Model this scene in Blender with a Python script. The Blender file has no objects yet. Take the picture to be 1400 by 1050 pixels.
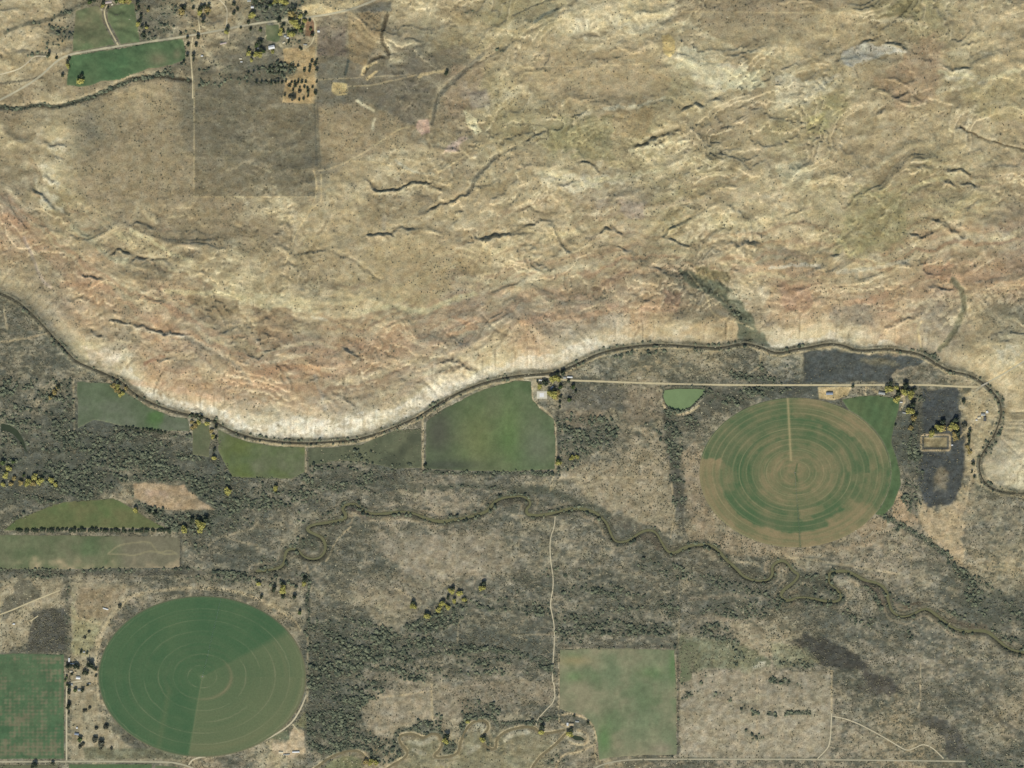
import bpy, math, random, bmesh
import numpy as np
from mathutils import Vector, Matrix
random.seed(7); rng = np.random.default_rng(7)
S = 3.0                                   # metres per unit of the survey grid (1400 x 1050 units)
SCN = bpy.context.scene
COL = SCN.collection
# ------------------------------------------------------------------ camera, sky, sun, exposure
CAM_H = 20000.0
cd = bpy.data.cameras.new('camera'); cam = bpy.data.objects.new('camera', cd); COL.objects.link(cam)
cam.location = (0, 0, CAM_H); cam.rotation_euler = (0, 0, 0)
cd.sensor_width = 36.0; cd.lens = 36.0 * CAM_H / 4200.0
cd.clip_start = 100.0; cd.clip_end = 80000.0
SCN.camera = cam
SUN_EL, SUN_AZ = math.radians(40), math.radians(188)          # azimuth clockwise from north
w = bpy.data.worlds.new('World'); SCN.world = w; w.use_nodes = True
nt = w.node_tree; sky = nt.nodes.new('ShaderNodeTexSky'); sky.sky_type = 'NISHITA'; sky.sun_disc = False
sky.sun_elevation = SUN_EL; sky.sun_rotation = SUN_AZ
bg = nt.nodes['Background']; bg.inputs[1].default_value = 0.085
nt.links.new(sky.outputs[0], bg.inputs[0])
sl = bpy.data.lights.new('sun', 'SUN'); sl.energy = 3.0; sl.angle = math.radians(0.5); sl.color = (1.0, 0.95, 0.87)
so = bpy.data.objects.new('sun', sl); COL.objects.link(so)
sd = Vector((math.sin(SUN_AZ)*math.cos(SUN_EL), math.cos(SUN_AZ)*math.cos(SUN_EL), math.sin(SUN_EL)))
so.rotation_euler = sd.to_track_quat('Z', 'Y').to_euler(); so.location = (0, 0, 3000)
vs = SCN.view_settings; vs.view_transform = 'Standard'; vs.look = 'None'; vs.gamma = 1; vs.use_curve_mapping = False
vs.exposure = 0.25
# ------------------------------------------------------------------ colour helpers
KR, KG, KB = 0.975, 0.965, 1.02              # light reaching level ground, used to pick albedos
def lin(c):
    c = np.asarray(c, dtype=np.float64) / 255.0
    return np.where(c <= 0.04045, c/12.92, ((c+0.055)/1.055)**2.4)
def alb(c):
    return lin(c) / np.array([KR, KG, KB])
def mat(name, rgb, rough=0.9, noise=0.15, scale=0.3, attr=None, bump=0.0, bscale=0.3, rnd=0.0, spec=0.2, metal=0.0, noise2=0.0, scale2=0.02):
    m = bpy.data.materials.new(name); m.use_nodes = True; n = m.node_tree.nodes; l = m.node_tree.links
    b = n['Principled BSDF']; b.inputs['Roughness'].default_value = rough
    b.inputs['Specular IOR Level'].default_value = spec; b.inputs['Metallic'].default_value = metal
    tc = n.new('ShaderNodeTexCoord')
    if attr:
        a = n.new('ShaderNodeAttribute'); a.attribute_name = attr; col = a.outputs['Color']
    else:
        a = n.new('ShaderNodeRGB'); a.outputs[0].default_value = (*rgb, 1); col = a.outputs[0]
    def vary(col, src, amt):
        mr = n.new('ShaderNodeMapRange'); l.new(src, mr.inputs[0])
        mr.inputs[1].default_value = 0.25; mr.inputs[2].default_value = 0.75
        mr.inputs[3].default_value = 1-amt; mr.inputs[4].default_value = 1+amt
        vm = n.new('ShaderNodeVectorMath'); vm.operation = 'SCALE'
        l.new(col, vm.inputs[0]); l.new(mr.outputs[0], vm.inputs['Scale']); return vm.outputs[0]
    if noise:
        t = n.new('ShaderNodeTexNoise'); t.inputs['Scale'].default_value = scale; t.inputs['Detail'].default_value = 4
        t.inputs['Roughness'].default_value = 0.7
        l.new(tc.outputs['Object'], t.inputs['Vector']); col = vary(col, t.outputs[0], noise)
    if noise2:
        t = n.new('ShaderNodeTexNoise'); t.inputs['Scale'].default_value = scale2; t.inputs['Detail'].default_value = 5
        l.new(tc.outputs['Object'], t.inputs['Vector']); col = vary(col, t.outputs[0], noise2)
    if rnd:
        oi = n.new('ShaderNodeObjectInfo'); mr = n.new('ShaderNodeMapRange'); l.new(oi.outputs['Random'], mr.inputs[0])
        mr.inputs[3].default_value = 1-rnd; mr.inputs[4].default_value = 1+rnd
        vm = n.new('ShaderNodeVectorMath'); vm.operation = 'SCALE'
        l.new(col, vm.inputs[0]); l.new(mr.outputs[0], vm.inputs['Scale']); col = vm.outputs[0]
    l.new(col, b.inputs['Base Color'])
    if bump:
        t = n.new('ShaderNodeTexNoise'); t.inputs['Scale'].default_value = bscale; t.inputs['Detail'].default_value = 6
        t.inputs['Roughness'].default_value = 0.65
        l.new(tc.outputs['Object'], t.inputs['Vector'])
        bp = n.new('ShaderNodeBump'); bp.inputs['Distance'].default_value = bump; bp.inputs['Strength'].default_value = 1.0
        l.new(t.outputs[0], bp.inputs['Height']); l.new(bp.outputs[0], b.inputs['Normal'])
    return m
# ------------------------------------------------------------------ numpy noise
NT = {}
def vnoise(x, y, seed):
    x = np.asarray(x, np.float32); y = np.asarray(y, np.float32)
    xi = np.floor(x).astype(np.int32); yi = np.floor(y).astype(np.int32)
    xf = x-xi; yf = y-yi; xf = xf.astype(np.float32); yf = yf.astype(np.float32)
    if seed not in NT: NT[seed] = np.random.default_rng(seed).random(65536).astype(np.float32)
    T = NT[seed]; xa = xi & 255; xb = (xi+1) & 255; ya = (yi & 255) << 8; yb = ((yi+1) & 255) << 8
    u = xf*xf*(3-2*xf); v = yf*yf*(3-2*yf)
    a = T[ya+xa]; b = T[ya+xb]; c = T[yb+xa]; d = T[yb+xb]
    return (a*(1-u)+b*u)*(1-v)+(c*(1-u)+d*u)*v
def fbm(x, y, sc, seed, octv=4, ax=1.0, ang=0.0, ridged=False, gain=0.5):
    """returns about -1..1; sc = size of the largest feature in grid units; ax stretches along ang (degrees, up is positive)"""
    c, s = math.cos(math.radians(ang)), math.sin(math.radians(ang))
    u = (x*c - y*s)/(sc*ax); v = (x*s + y*c)/sc
    out = 0; amp = 1; tot = 0
    for i in range(octv):
        n = vnoise(u*2**i + 17.3*i, v*2**i + 5.1*i, seed+i)*2-1
        if ridged: n = 1-2*np.abs(n)
        out = out + n*amp; tot += amp; amp *= gain
    return out/tot*1.5
def sst(a, b, x):
    t = np.clip((x-a)/(b-a), 0, 1); return t*t*(3-2*t)
def seg_dist(X, Y, pts):
    """unsigned distance, position along (0..n-1) and side (>0 = left of travel) of a polyline"""
    best = np.full(X.shape, 1e9); side = np.zeros(X.shape); par = np.zeros(X.shape)
    for i in range(len(pts)-1):
        ax, ay = pts[i]; bx, by = pts[i+1]; dx, dy = bx-ax, by-ay; L = dx*dx+dy*dy+1e-9
        t = np.clip(((X-ax)*dx+(Y-ay)*dy)/L, 0, 1)
        d = np.hypot(X-ax-t*dx, Y-ay-t*dy); m = d < best
        best = np.where(m, d, best); side = np.where(m, np.sign(dx*(Y-ay)-dy*(X-ax)), side); par = np.where(m, i+t, par)
    return best, side, par
def inside(X, Y, poly):
    r = np.zeros(X.shape, bool); n = len(poly)
    for i in range(n):
        x0, y0 = poly[i]; x1, y1 = poly[(i+1) % n]
        if y0 == y1: continue
        c = ((y0 > Y) != (y1 > Y)) & (X < (x1-x0)*(Y-y0)/(y1-y0)+x0)
        r ^= c
    return r
def smooth_line(pts, step=3.0, it=2):
    P = [tuple(map(float, p)) for p in pts]
    for _ in range(it):
        Q = [P[0]]
        for a, b in zip(P[:-1], P[1:]):
            Q += [(a[0]*.75+b[0]*.25, a[1]*.75+b[1]*.25), (a[0]*.25+b[0]*.75, a[1]*.25+b[1]*.75)]
        Q.append(P[-1]); P = Q
    out = [P[0]]; acc = 0
    for a, b in zip(P[:-1], P[1:]):
        L = math.hypot(b[0]-a[0], b[1]-a[1]); n = max(1, int(L/step))
        for k in range(1, n+1): out.append((a[0]+(b[0]-a[0])*k/n, a[1]+(b[1]-a[1])*k/n))
    return out
# ------------------------------------------------------------------ survey lines (grid units: x right, y down from the north-west corner)
CANAL = [(-140,330),(-40,385),(0,400),(25,412),(50,435),(75,463),(95,485),(105,495),(130,505),(165,520),(178,534),(200,548),(235,562),(260,567),(290,573),(312,588),(345,599),(380,604),(420,606),(470,603),(500,598),(530,588),(560,575),(575,568),(600,551),(640,530),(680,518),(710,513),(745,511),(765,508),(790,497),(815,484),(850,475),(900,470),(950,474),(985,476),(1010,470),(1020,469),(1040,474),(1062,484),(1085,478),(1110,474),(1133,469),(1155,472),(1172,480),(1215,476),(1240,480),(1262,485),(1280,497),(1300,508),(1325,512),(1340,520),(1352,531),(1366,545),(1370,565),(1362,590),(1350,610),(1340,625),(1338,640),(1345,660),(1365,672),(1400,675),(1540,680)]
RIVER = [(350,781),(365,780),(389,775),(390,751),(407,750),(415,762),(430,765),(440,761),(446,750),(442,736),(432,731),(419,725),(423,719),(435,716),(452,714),(472,710),(473,703),(467,696),(472,690),(486,688),(495,697),(507,703),(530,702),(550,699),(567,702),(582,709),(602,714),(625,710),(650,705),(667,699),(675,687),(685,681),(700,679),(715,678),(725,685),(725,691),(719,697),(721,704),(735,705),(755,702),(775,696),(795,695),(810,699),(820,705),(830,715),(835,730),(842,742),(860,740),(872,730),(885,724),(897,727),(905,742),(912,754),(922,757),(935,749),(952,744),(972,745),(982,752),(992,765),(1007,777),(1015,787),(1030,794),(1050,794),(1057,785),(1055,775),(1062,768),(1072,766),(1079,773),(1085,782),(1093,785),(1087,795),(1067,810),(1069,819),(1080,822),(1090,816),(1112,818),(1132,823),(1147,822),(1151,814),(1142,804),(1134,798),(1132,787),(1137,782),(1155,780),(1170,786),(1180,793),(1200,797),(1212,806),(1215,824),(1220,837),(1232,844),(1247,841),(1262,832),(1272,834),(1287,847),(1302,858),(1317,864),(1335,862),(1350,863),(1362,873),(1377,886),(1395,892),(1440,897),(1540,930)]
SLOUGH = [(500,1070),(530,1050),(555,1036),(558,1027),(547,1017),(545,1007),(557,1003),(570,1005),(579,1010),(590,1002),(601,1005),(606,1017),(600,1027),(592,1034),(600,1037),(623,1033),(628,1025),(630,1012),(640,992),(652,985),(665,986),(669,995),(660,1005),(660,1017),(673,1026),(679,1022),(678,1012),(688,1002),(700,997),(715,994),(730,994),(737,1002),(750,1003),(772,998)]
SLOUGH2 = [(722,1060),(735,1037),(755,1022),(772,1006),(778,996)]
SLOUGH3 = [(415,1062),(432,1050),(450,1036),(475,1026),(492,1027),(500,1036)]
CREEK = [(-40,140),(0,147),(30,151),(50,143),(80,148),(100,142),(120,137),(150,125),(165,117),(185,109),(220,104),(262,112)]
# scarps: (crest drop in metres, south fall-off, north fall-off, line)
SCARPS = [(15,10,2.6,[(863,205),(885,198),(905,190),(932,182)]),(9,7,2.2,[(932,154),(950,145),(962,151)]),(9,7,2.2,[(973,140),(986,138)]),(8,7,2,[(1005,152),(1022,144)]),
(10,7,2,[(503,326),(520,323),(538,325),(545,314),(570,316)]),(9,8,2,[(580,292),(600,284),(620,277),(645,262)]),(9,7,2,[(500,245),(508,257),(522,263),(545,262),(565,251),(580,254),(610,262)]),
(11,8,2.4,[(817,320),(835,315),(852,321)]),(9,7,2.2,[(655,332),(680,324),(705,320),(722,308),(750,303)]),(9,6,2.2,[(752,305),(757,318),(765,338),(783,350)]),(8,8,2,[(903,326),(920,315),(950,300)]),
(8,8,2,[(908,326),(930,334),(946,340)]),(14,7,4,[(1003,338),(1018,334),(1035,338)]),(9,6,2.2,[(888,368),(905,373),(930,380)]),(7,6,2,[(155,350),(168,345),(180,353)]),(7,6,2,[(185,358),(200,354),(214,356)]),
(6,7,2,[(183,309),(200,308),(214,313)]),(9,8,2.4,[(113,376),(125,382),(147,383)]),(7,8,2.2,[(185,408),(205,411),(228,415)]),(8,9,2,[(150,441),(175,441),(200,449),(225,456),(262,462)]),(7,7,2.2,[(93,413),(108,408),(125,414)]),
(8,8,2.4,[(120,455),(145,463)]),(10,8,2.4,[(1243,323),(1260,326),(1278,318)]),(10,8,2.4,[(1268,301),(1285,305),(1300,317),(1318,328)]),(9,6,2.2,[(1286,93),(1300,99),(1325,97)]),(7,7,2,[(1172,66),(1200,55)]),(7,7,2,[(1203,63),(1225,65),(1240,71)]),
(6,6,2,[(1318,63),(1340,57)]),(9,6,2.2,[(1219,136),(1243,131)]),(9,6,2.6,[(1195,160),(1210,153)]),(9,7,2.2,[(1288,233),(1310,234),(1326,241)]),(9,6,2.2,[(1286,249),(1306,256)]),(9,6,2.2,[(1310,250),(1336,258)]),(6,6,2,[(1245,229),(1270,232)]),
(9,6,2.2,[(471,477),(482,486),(494,495)]),(10,8,2.6,[(604,497),(625,494),(638,505),(652,512)]),(9,8,4,[(598,517),(615,508),(636,505)]),(6,9,2,[(408,351),(430,345),(455,343)]),(6,8,2,[(388,365),(407,364)]),
(8,8,3,[(1208,455),(1225,444),(1250,434),(1260,426)]),(9,7,2.4,[(1266,391),(1285,398),(1302,397)]),(9,6,2.4,[(460,541),(475,548),(487,555)]),(7,6,3,[(438,543),(455,550)]),(9,8,3,[(860,406),(880,414),(898,403)]),(8,5,1.8,[(793,225),(805,228),(819,238)]),
(8,7,2.4,[(42,262),(60,270),(78,292)]),(7,6,2.4,[(58,196),(75,203),(95,200)]),(7,6,2.4,[(58,240),(78,252)]),(6,6,2.4,[(70,215),(90,222)]),(6,6,2,[(655,328),(690,322)]),(7,7,2,[(718,197),(735,190),(748,183)]),(6,6,2,[(1015,340),(1020,352)]),
(8,8,3,[(925,392),(940,402),(952,412)]),(6,8,2.4,[(720,478),(738,481)]),(7,6,2.2,[(840,338),(860,344)]),(6,7,3,[(1105,374),(1130,364)]),(6,8,2.4,[(1130,352),(1152,352)]),(6,7,2.2,[(760,262),(790,250)]),(6,7,2,[(640,330),(655,328)]),(5,8,2,[(620,450),(648,442)]),
(6,7,2,[(525,450),(548,441),(560,455)]),(5,8,2,[(300,458),(340,448)]),(5,7,2,[(400,452),(418,445)]),(7,8,2.4,[(215,497),(235,490)]),(6,6,2,[(262,560),(275,566)]),(6,6,2,[(95,325),(110,330)]),(6,8,2,[(1070,300),(1100,285)]),(5,9,2,[(1150,290),(1180,262)]),(6,9,2,[(1310,290),(1345,275)]),(5,9,2,[(975,215),(1015,205)]),(6,8,2,[(1085,400),(1100,395)])]
# gullies cut into the hills: (depth m, half width, line)
GULLIES = [(5,3,[(500,100),(507,85),(520,80),(530,82),(533,72),(524,62),(521,50),(527,35),(530,22)]),(7,4,CREEK),(4,2.5,[(590,170),(600,130),(640,95),(700,60),(770,18)]),(4,3,[(585,165),(583,195),(592,215),(587,232)]),
(5,3,[(640,262),(655,238),(680,215),(705,200)]),(5,3,[(700,280),(712,262),(720,255)]),(8,6,[(935,370),(960,385),(990,405),(1012,430),(1020,450),(1023,468)]),(5,4,[(1300,383),(1315,400),(1318,420),(1308,445),(1300,460),(1285,477)]),
(4,2.5,[(35,325),(45,350),(58,385),(62,395)]),(4,3,[(255,461),(275,470),(310,490),(330,505),(345,525)]),(3,2,[(1310,175),(1340,190),(1370,200),(1400,206)]),(4,3,[(437,320),(450,300),(455,280)]),(4,2.5,[(393,300),(400,315),(397,340)]),
(4,2.5,[(450,343),(480,352),(500,368),(520,382)]),(4,3,[(350,440),(380,425),(420,440)]),(3,2,[(610,445),(600,470),(620,490)]),(4,2.5,[(660,430),(675,450),(700,460)]),(4,2.5,[(875,445),(865,470)]),(3,2,[(1175,300),(1150,330),(1120,345)]),(3,2,[(1390,300),(1391,320)])]
# ------------------------------------------------------------------ tensor grid of the ground
def spaced(a, b, st): return np.linspace(a, b, int(round((b-a)/st))+1)
grow = np.cumsum(6*1.28**np.arange(22))
gx = np.concatenate([(-30-grow)[::-1], spaced(-30, 1430, 1.25), 1430+grow])
gy = np.concatenate([(-30-grow)[::-1], spaced(-30, 620, 1.25), spaced(621.7, 1080, 1.7), 1080+grow])
GX, GY = np.meshgrid(gx, gy)
NX, NY = len(gx), len(gy)
# --- base relief on a coarse lattice, then stream-power erosion
ES = 2.1; ex = np.arange(-60, 1461, ES); ey = np.arange(-60, 701, ES); EX, EY = np.meshgrid(ex, ey); DX = ES*S
cd_, cs_, _ = seg_dist(EX, EY, CANAL)
# north/east side of the canal: the line runs west to east, so uphill is where side < 0
up = np.where(cs_ < 0, cd_, -cd_)
WXe = fbm(EX, EY, 90, 11, 3)*22; WYe = fbm(EX, EY, 90, 21, 3)*22
def bluff(d): return 26*sst(2, 34, d) + 16*sst(25, 110, d) + 10*sst(90, 260, d) + np.clip(d, 0, 700)*0.05
base = np.where(up > 0, bluff(up), 0.0)
ang = np.where(EX > 600, 17, -10)
rel = sst(8, 60, up)
mesa = np.clip(np.exp(-(((EX-200)/150)**2+((EY-190)/110)**2)**2)+np.exp(-(((EX-560)/70)**2+((EY-370)/45)**2)**2)+np.exp(-(((EX-860)/75)**2+((EY-115)/26)**2)**2)+np.exp(-(((EX-1050)/110)**2+((EY-35)/28)**2)**2)+np.exp(-(((EX-470)/75)**2+((EY-150)/90)**2)**2), 0, 1)
fold = np.where(EX > 600, 1, 0.0)
fw = sst(520, 700, EX)
rid = fbm(EX+WXe*1.6, EY+WYe*1.6, 74, 31, 5, 2.1, 20, True)*fw + fbm(EX+WXe*1.4, EY+WYe*1.4, 64, 41, 5, 2.0, -9, True)*(1-fw)
base = base + rel*(1-0.8*mesa)*(rid*(13+5*fw) + fbm(EX, EY, 130, 51, 3)*9) + fbm(EX, EY, 12, 61, 3)*1.6*rel
h = base.copy()
lowland = up <= 1.5
Kmap = 0.9*(.3+.7*sst(15, 80, up))*(1-0.8*mesa)*(0.6+0.8*(fbm(EX, EY, 30, 71, 3, 3, 12)*0.5+0.5))
Hh, Ww = h.shape; N = Hh*Ww
idx = np.arange(N).reshape(Hh, Ww)
def receivers(h):
    rec = idx.copy(); best = np.zeros_like(h)
    for dy in (-1, 0, 1):
        for dx in (-1, 0, 1):
            if dx == 0 and dy == 0: continue
            L = math.hypot(dx, dy)*DX
            ys, ye = max(0, dy), Hh+min(0, dy); xs, xe = max(0, dx), Ww+min(0, dx)
            A = (slice(max(0, -dy), Hh-max(0, dy)), slice(max(0, -dx), Ww-max(0, dx)))
            B = (slice(max(0, dy), Hh+min(0, dy)), slice(max(0, dx), Ww+min(0, dx)))
            sl_ = (h[A]-h[B])/L
            m = sl_ > best[A]
            best[A] = np.where(m, sl_, best[A]); rec[A] = np.where(m, idx[B], rec[A])
    return rec
lowf = lowland.ravel()
for itn in range(8):
    rec = receivers(h + rng.random(h.shape)*0.25).ravel()
    order = np.argsort(h.ravel())
    acc = [1.0]*N; rl = rec.tolist()
    for i in order[::-1].tolist():
        r = rl[i]
        if r != i: acc[r] += acc[i]
    A = np.array(acc)
    F = (Kmap.ravel()*0.12*np.minimum(A, 900)**0.5)
    F[lowf] = 0; Fl = F.tolist(); hl = h.ravel().tolist()
    for i in order.tolist():
        r = rl[i]
        if r != i:
            f = Fl[i]
            if f and hl[r] < hl[i]: hl[i] = (hl[i]+f*hl[r])/(1+f)
    h = np.array(hl).reshape(Hh, Ww)
    h = h + np.where(lowland, 0, 0.07*(base-h))
    k = 0.035
    h[1:-1, 1:-1] += np.where(lowland[1:-1, 1:-1], 0, k*(h[:-2, 1:-1]+h[2:, 1:-1]+h[1:-1, :-2]+h[1:-1, 2:]-4*h[1:-1, 1:-1]))
FLOW = np.log(A.reshape(Hh, Ww))
FLOW = (FLOW + np.roll(FLOW, 1, 0) + np.roll(FLOW, 1, 1) + np.roll(FLOW, -1, 0)+np.roll(FLOW, -1, 1))/5
def bil(F, x, y, x0, y0, st):
    u = np.clip((x-x0)/st, 0, F.shape[1]-1.001); v = np.clip((y-y0)/st, 0, F.shape[0]-1.001)
    i = u.astype(int); j = v.astype(int); a = u-i; b = v-j
    return (F[j, i]*(1-a)+F[j, i+1]*a)*(1-b)+(F[j+1, i]*(1-a)+F[j+1, i+1]*a)*b
Z = bil(h, GX, GY, -60, -60, ES); FL = bil(FLOW, GX, GY, -60, -60, ES)
UP = bil(up, GX, GY, -60, -60, ES); UP = np.where(GY > 690, -60, UP)
hill = sst(0, 14, UP); MESA = bil(mesa, GX, GY, -60, -60, ES)
wq = fbm(GX, GY, 22, 75, 3)*9; wr = fbm(GX, GY, 22, 77, 3)*9
inner = (GX > -60) & (GX < 1460) & (GY > -60) & (GY < 1110)
FW = sst(520, 700, GX)
fine = fbm(GX+wq, GY+wr, 13, 81, 5, 1.5, 17, True, gain=.55)*FW + fbm(GX+wq, GY+wr, 13, 91, 5, 1.4, -10, True, gain=.55)*(1-FW)
rough = np.clip(0.55+0.6*fbm(GX, GY, 120, 95, 2), 0.1, 1.2)*(1-0.75*MESA)
f3 = fbm(GX+2.5*fine, GY+2.5*fine, 4.5, 101, 2, 1.8, 8, True)
Z += hill*rough*(fine*1.7 + f3*0.45)*sst(-4, 40, UP)
# resistant beds: the slopes step down in low ledges that follow the contours
for per, kk, sd in ((7.5, .75, 107), (3.1, .5, 109)):
    t = (Z + 1.6*fbm(GX, GY, 40, sd, 3))/per; fr_ = t-np.floor(t)
    mod = hill*(1-MESA*.8)*np.clip(.45+fbm(GX, GY, 60, sd+30, 2), 0, 1)*kk*sst(20, 75, UP)
    ledge = (np.floor(t)+sst(.38, .62, fr_)-t)*per; Z += ledge*mod
def win(pts, pad):
    xs = [p[0] for p in pts]; ys = [p[1] for p in pts]
    j0, j1 = np.searchsorted(gy, min(ys)-pad), np.searchsorted(gy, max(ys)+pad)
    i0, i1 = np.searchsorted(gx, min(xs)-pad), np.searchsorted(gx, max(xs)+pad)
    return (slice(j0, max(j1, j0+1)), slice(i0, max(i1, i0+1)))
wx = fbm(GX, GY, 9, 111, 3); wy = fbm(GX, GY, 9, 121, 3)
wX = fbm(GX, GY, 45, 131, 3); wY = fbm(GX, GY, 45, 141, 3)
for (H_, ws, wn, pts) in SCARPS:
    W = win(pts, 32); X = GX[W]+wx[W]*3.2; Y = GY[W]+wy[W]*3.2
    d, s, p = seg_dist(X, Y, pts); n = len(pts)-1
    endf = np.clip(np.minimum(p, n-p)*3+0.25, 0, 1)
    north = s < 0
    prof = np.where(north, np.exp(-(d/wn)**2), np.exp(-(d/ws)**1.5))
    Z[W] += 0.8*H_*prof*endf*np.clip(.85+.5*wX[W]+.4*wx[W], .35, 1.3) - 0.45*H_*np.where(north, np.exp(-((d-wn*1.6)/(wn*1.5))**2), 0)*endf
for (D_, wd, pts) in GULLIES:
    W = win(pts, 24); X = GX[W]+wx[W]*2.2; Y = GY[W]+wy[W]*2.2
    d, s, p = seg_dist(X, Y, pts); Z[W] -= D_*np.exp(-(d/wd)**2)
# valley floor: slight undulation; cut channels
Z += (1-hill)*inner*(fbm(GX, GY, 60, 151, 3, 2, -15)*1.0+0.0)
def carve(pts, depth, wd):
    W = win(pts, 20); d, s, p = seg_dist(GX[W], GY[W], pts); Z[W] = np.minimum(Z[W], Z[W]*0.0+(np.where(d < wd+3, 0, 9)) + Z[W]) - depth*np.exp(-(d/wd)**4)
RIV = smooth_line(RIVER, 3); CAN = smooth_line(CANAL, 4)
SL1 = smooth_line(SLOUGH, 3); SL2 = smooth_line(SLOUGH2, 3); SL3 = smooth_line(SLOUGH3, 3)
def level_carve(pts, z0, depth, wd, fl):
    W = win(pts, fl+6); d, s, p = seg_dist(GX[W], GY[W], pts)
    k = 1-sst(wd, fl, d); Z[W] = Z[W]*(1-k)+z0*k
    Z[W] -= depth*np.exp(-(d/wd)**4)
level_carve(RIV, 0.0, 4.5, 2.6, 8); level_carve(CAN, 1.0, 3.4, 1.7, 7)
for L_ in (SL1, SL2, SL3): level_carve(L_, 0.0, 3.0, 2.6, 7)
# ponds and the dugout pit
POND = [(908,533),(925,531),(950,531),(966,532),(960,541),(952,549),(944,557),(934,561),(924,561),(914,557),(909,551),(906,542)]
OXBOW = [(0,577),(14,580),(25,587),(33,600),(40,622),(34,618),(26,604),(17,595),(8,590),(0,590)]
PIT = [(1262,597),(1296,597),(1296,613),(1262,613)]
FISH = [(779,1002),(795,1005),(803,1011),(800,1014),(786,1014),(779,1009)]
def poly_sd(X, Y, poly):
    d, _, _ = seg_dist(X, Y, poly+[poly[0]]); return np.where(inside(X, Y, poly), d, -d)
for P_, z0, dep, bank in ((POND, 1.5, 3.5, 2.5), (OXBOW, -.5, 3, 0), (PIT, 0.5, 3.5, 2.5), (FISH, 0, 2.5, 1.2)):
    W = win(P_, 16); d = poly_sd(GX[W], GY[W], P_)
    k = sst(-9, -3, d); Z[W] = Z[W]*(1-k)+z0*k*0
    Z[W] += bank*np.exp(-((d+2.5)/2.2)**2); Z[W] -= dep*sst(0, 3, d)
def zat(x, y):
    """height of the ground at grid units x, y"""
    x = np.atleast_1d(np.asarray(x, float)); y = np.atleast_1d(np.asarray(y, float))
    i = np.clip(np.searchsorted(gx, x)-1, 0, NX-2); j = np.clip(np.searchsorted(gy, y)-1, 0, NY-2)
    a = (x-gx[i])/(gx[i+1]-gx[i]); b = (y-gy[j])/(gy[j+1]-gy[j])
    return (Z[j, i]*(1-a)+Z[j, i+1]*a)*(1-b)+(Z[j+1, i]*(1-a)+Z[j+1, i+1]*a)*b
def wxy(x, y): return ((x-700)*S, (525-y)*S)
# ------------------------------------------------------------------ brush density on a 2-unit lattice
dx_ = np.arange(-40, 1441, 2.0); dy_ = np.arange(-40, 1091, 2.0); PX, PY = np.meshgrid(dx_, dy_)
def iw(pts, pad):
    xs = [p[0] for p in pts]; ys = [p[1] for p in pts]
    j0, j1 = np.searchsorted(dy_, min(ys)-pad), np.searchsorted(dy_, max(ys)+pad); i0, i1 = np.searchsorted(dx_, min(xs)-pad), np.searchsorted(dx_, max(xs)+pad)
    return (slice(j0, j1), slice(i0, i1))
strk = fbm(PX+0*PY, PY, 9, 603, 4, 3.2, -12, gain=.6); strk2 = fbm(PX, PY, 30, 605, 3, 2.5, -12)
pw = fbm(PX, PY, 12, 601, 3)*7; pv = fbm(PX, PY, 12, 611, 3)*4
TH = np.zeros_like(PX)                    # thickets: tall dark brush
THL = np.zeros_like(PX)
def pd(pts, a, fe=6, add=True):
    W = iw(pts, 14); d = poly_sd(PX[W]+pw[W], PY[W]+pv[W], pts); TH[W] = np.maximum(TH[W], a*sst(-fe*.5, fe*.5, d))
def sdn(pts, a, wd=3):
    P = smooth_line(pts, 5, 1); W = iw(P, wd*3); d, _, _ = seg_dist(PX[W]+pw[W]*.4, PY[W]+pv[W]*.4, P); TH[W] = np.maximum(TH[W], a*(1-sst(wd*.6, wd*1.1, d))); THL[W] = np.maximum(THL[W], (a > .69)*a*(1-sst(wd*.6, wd*1.1, d)))
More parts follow.
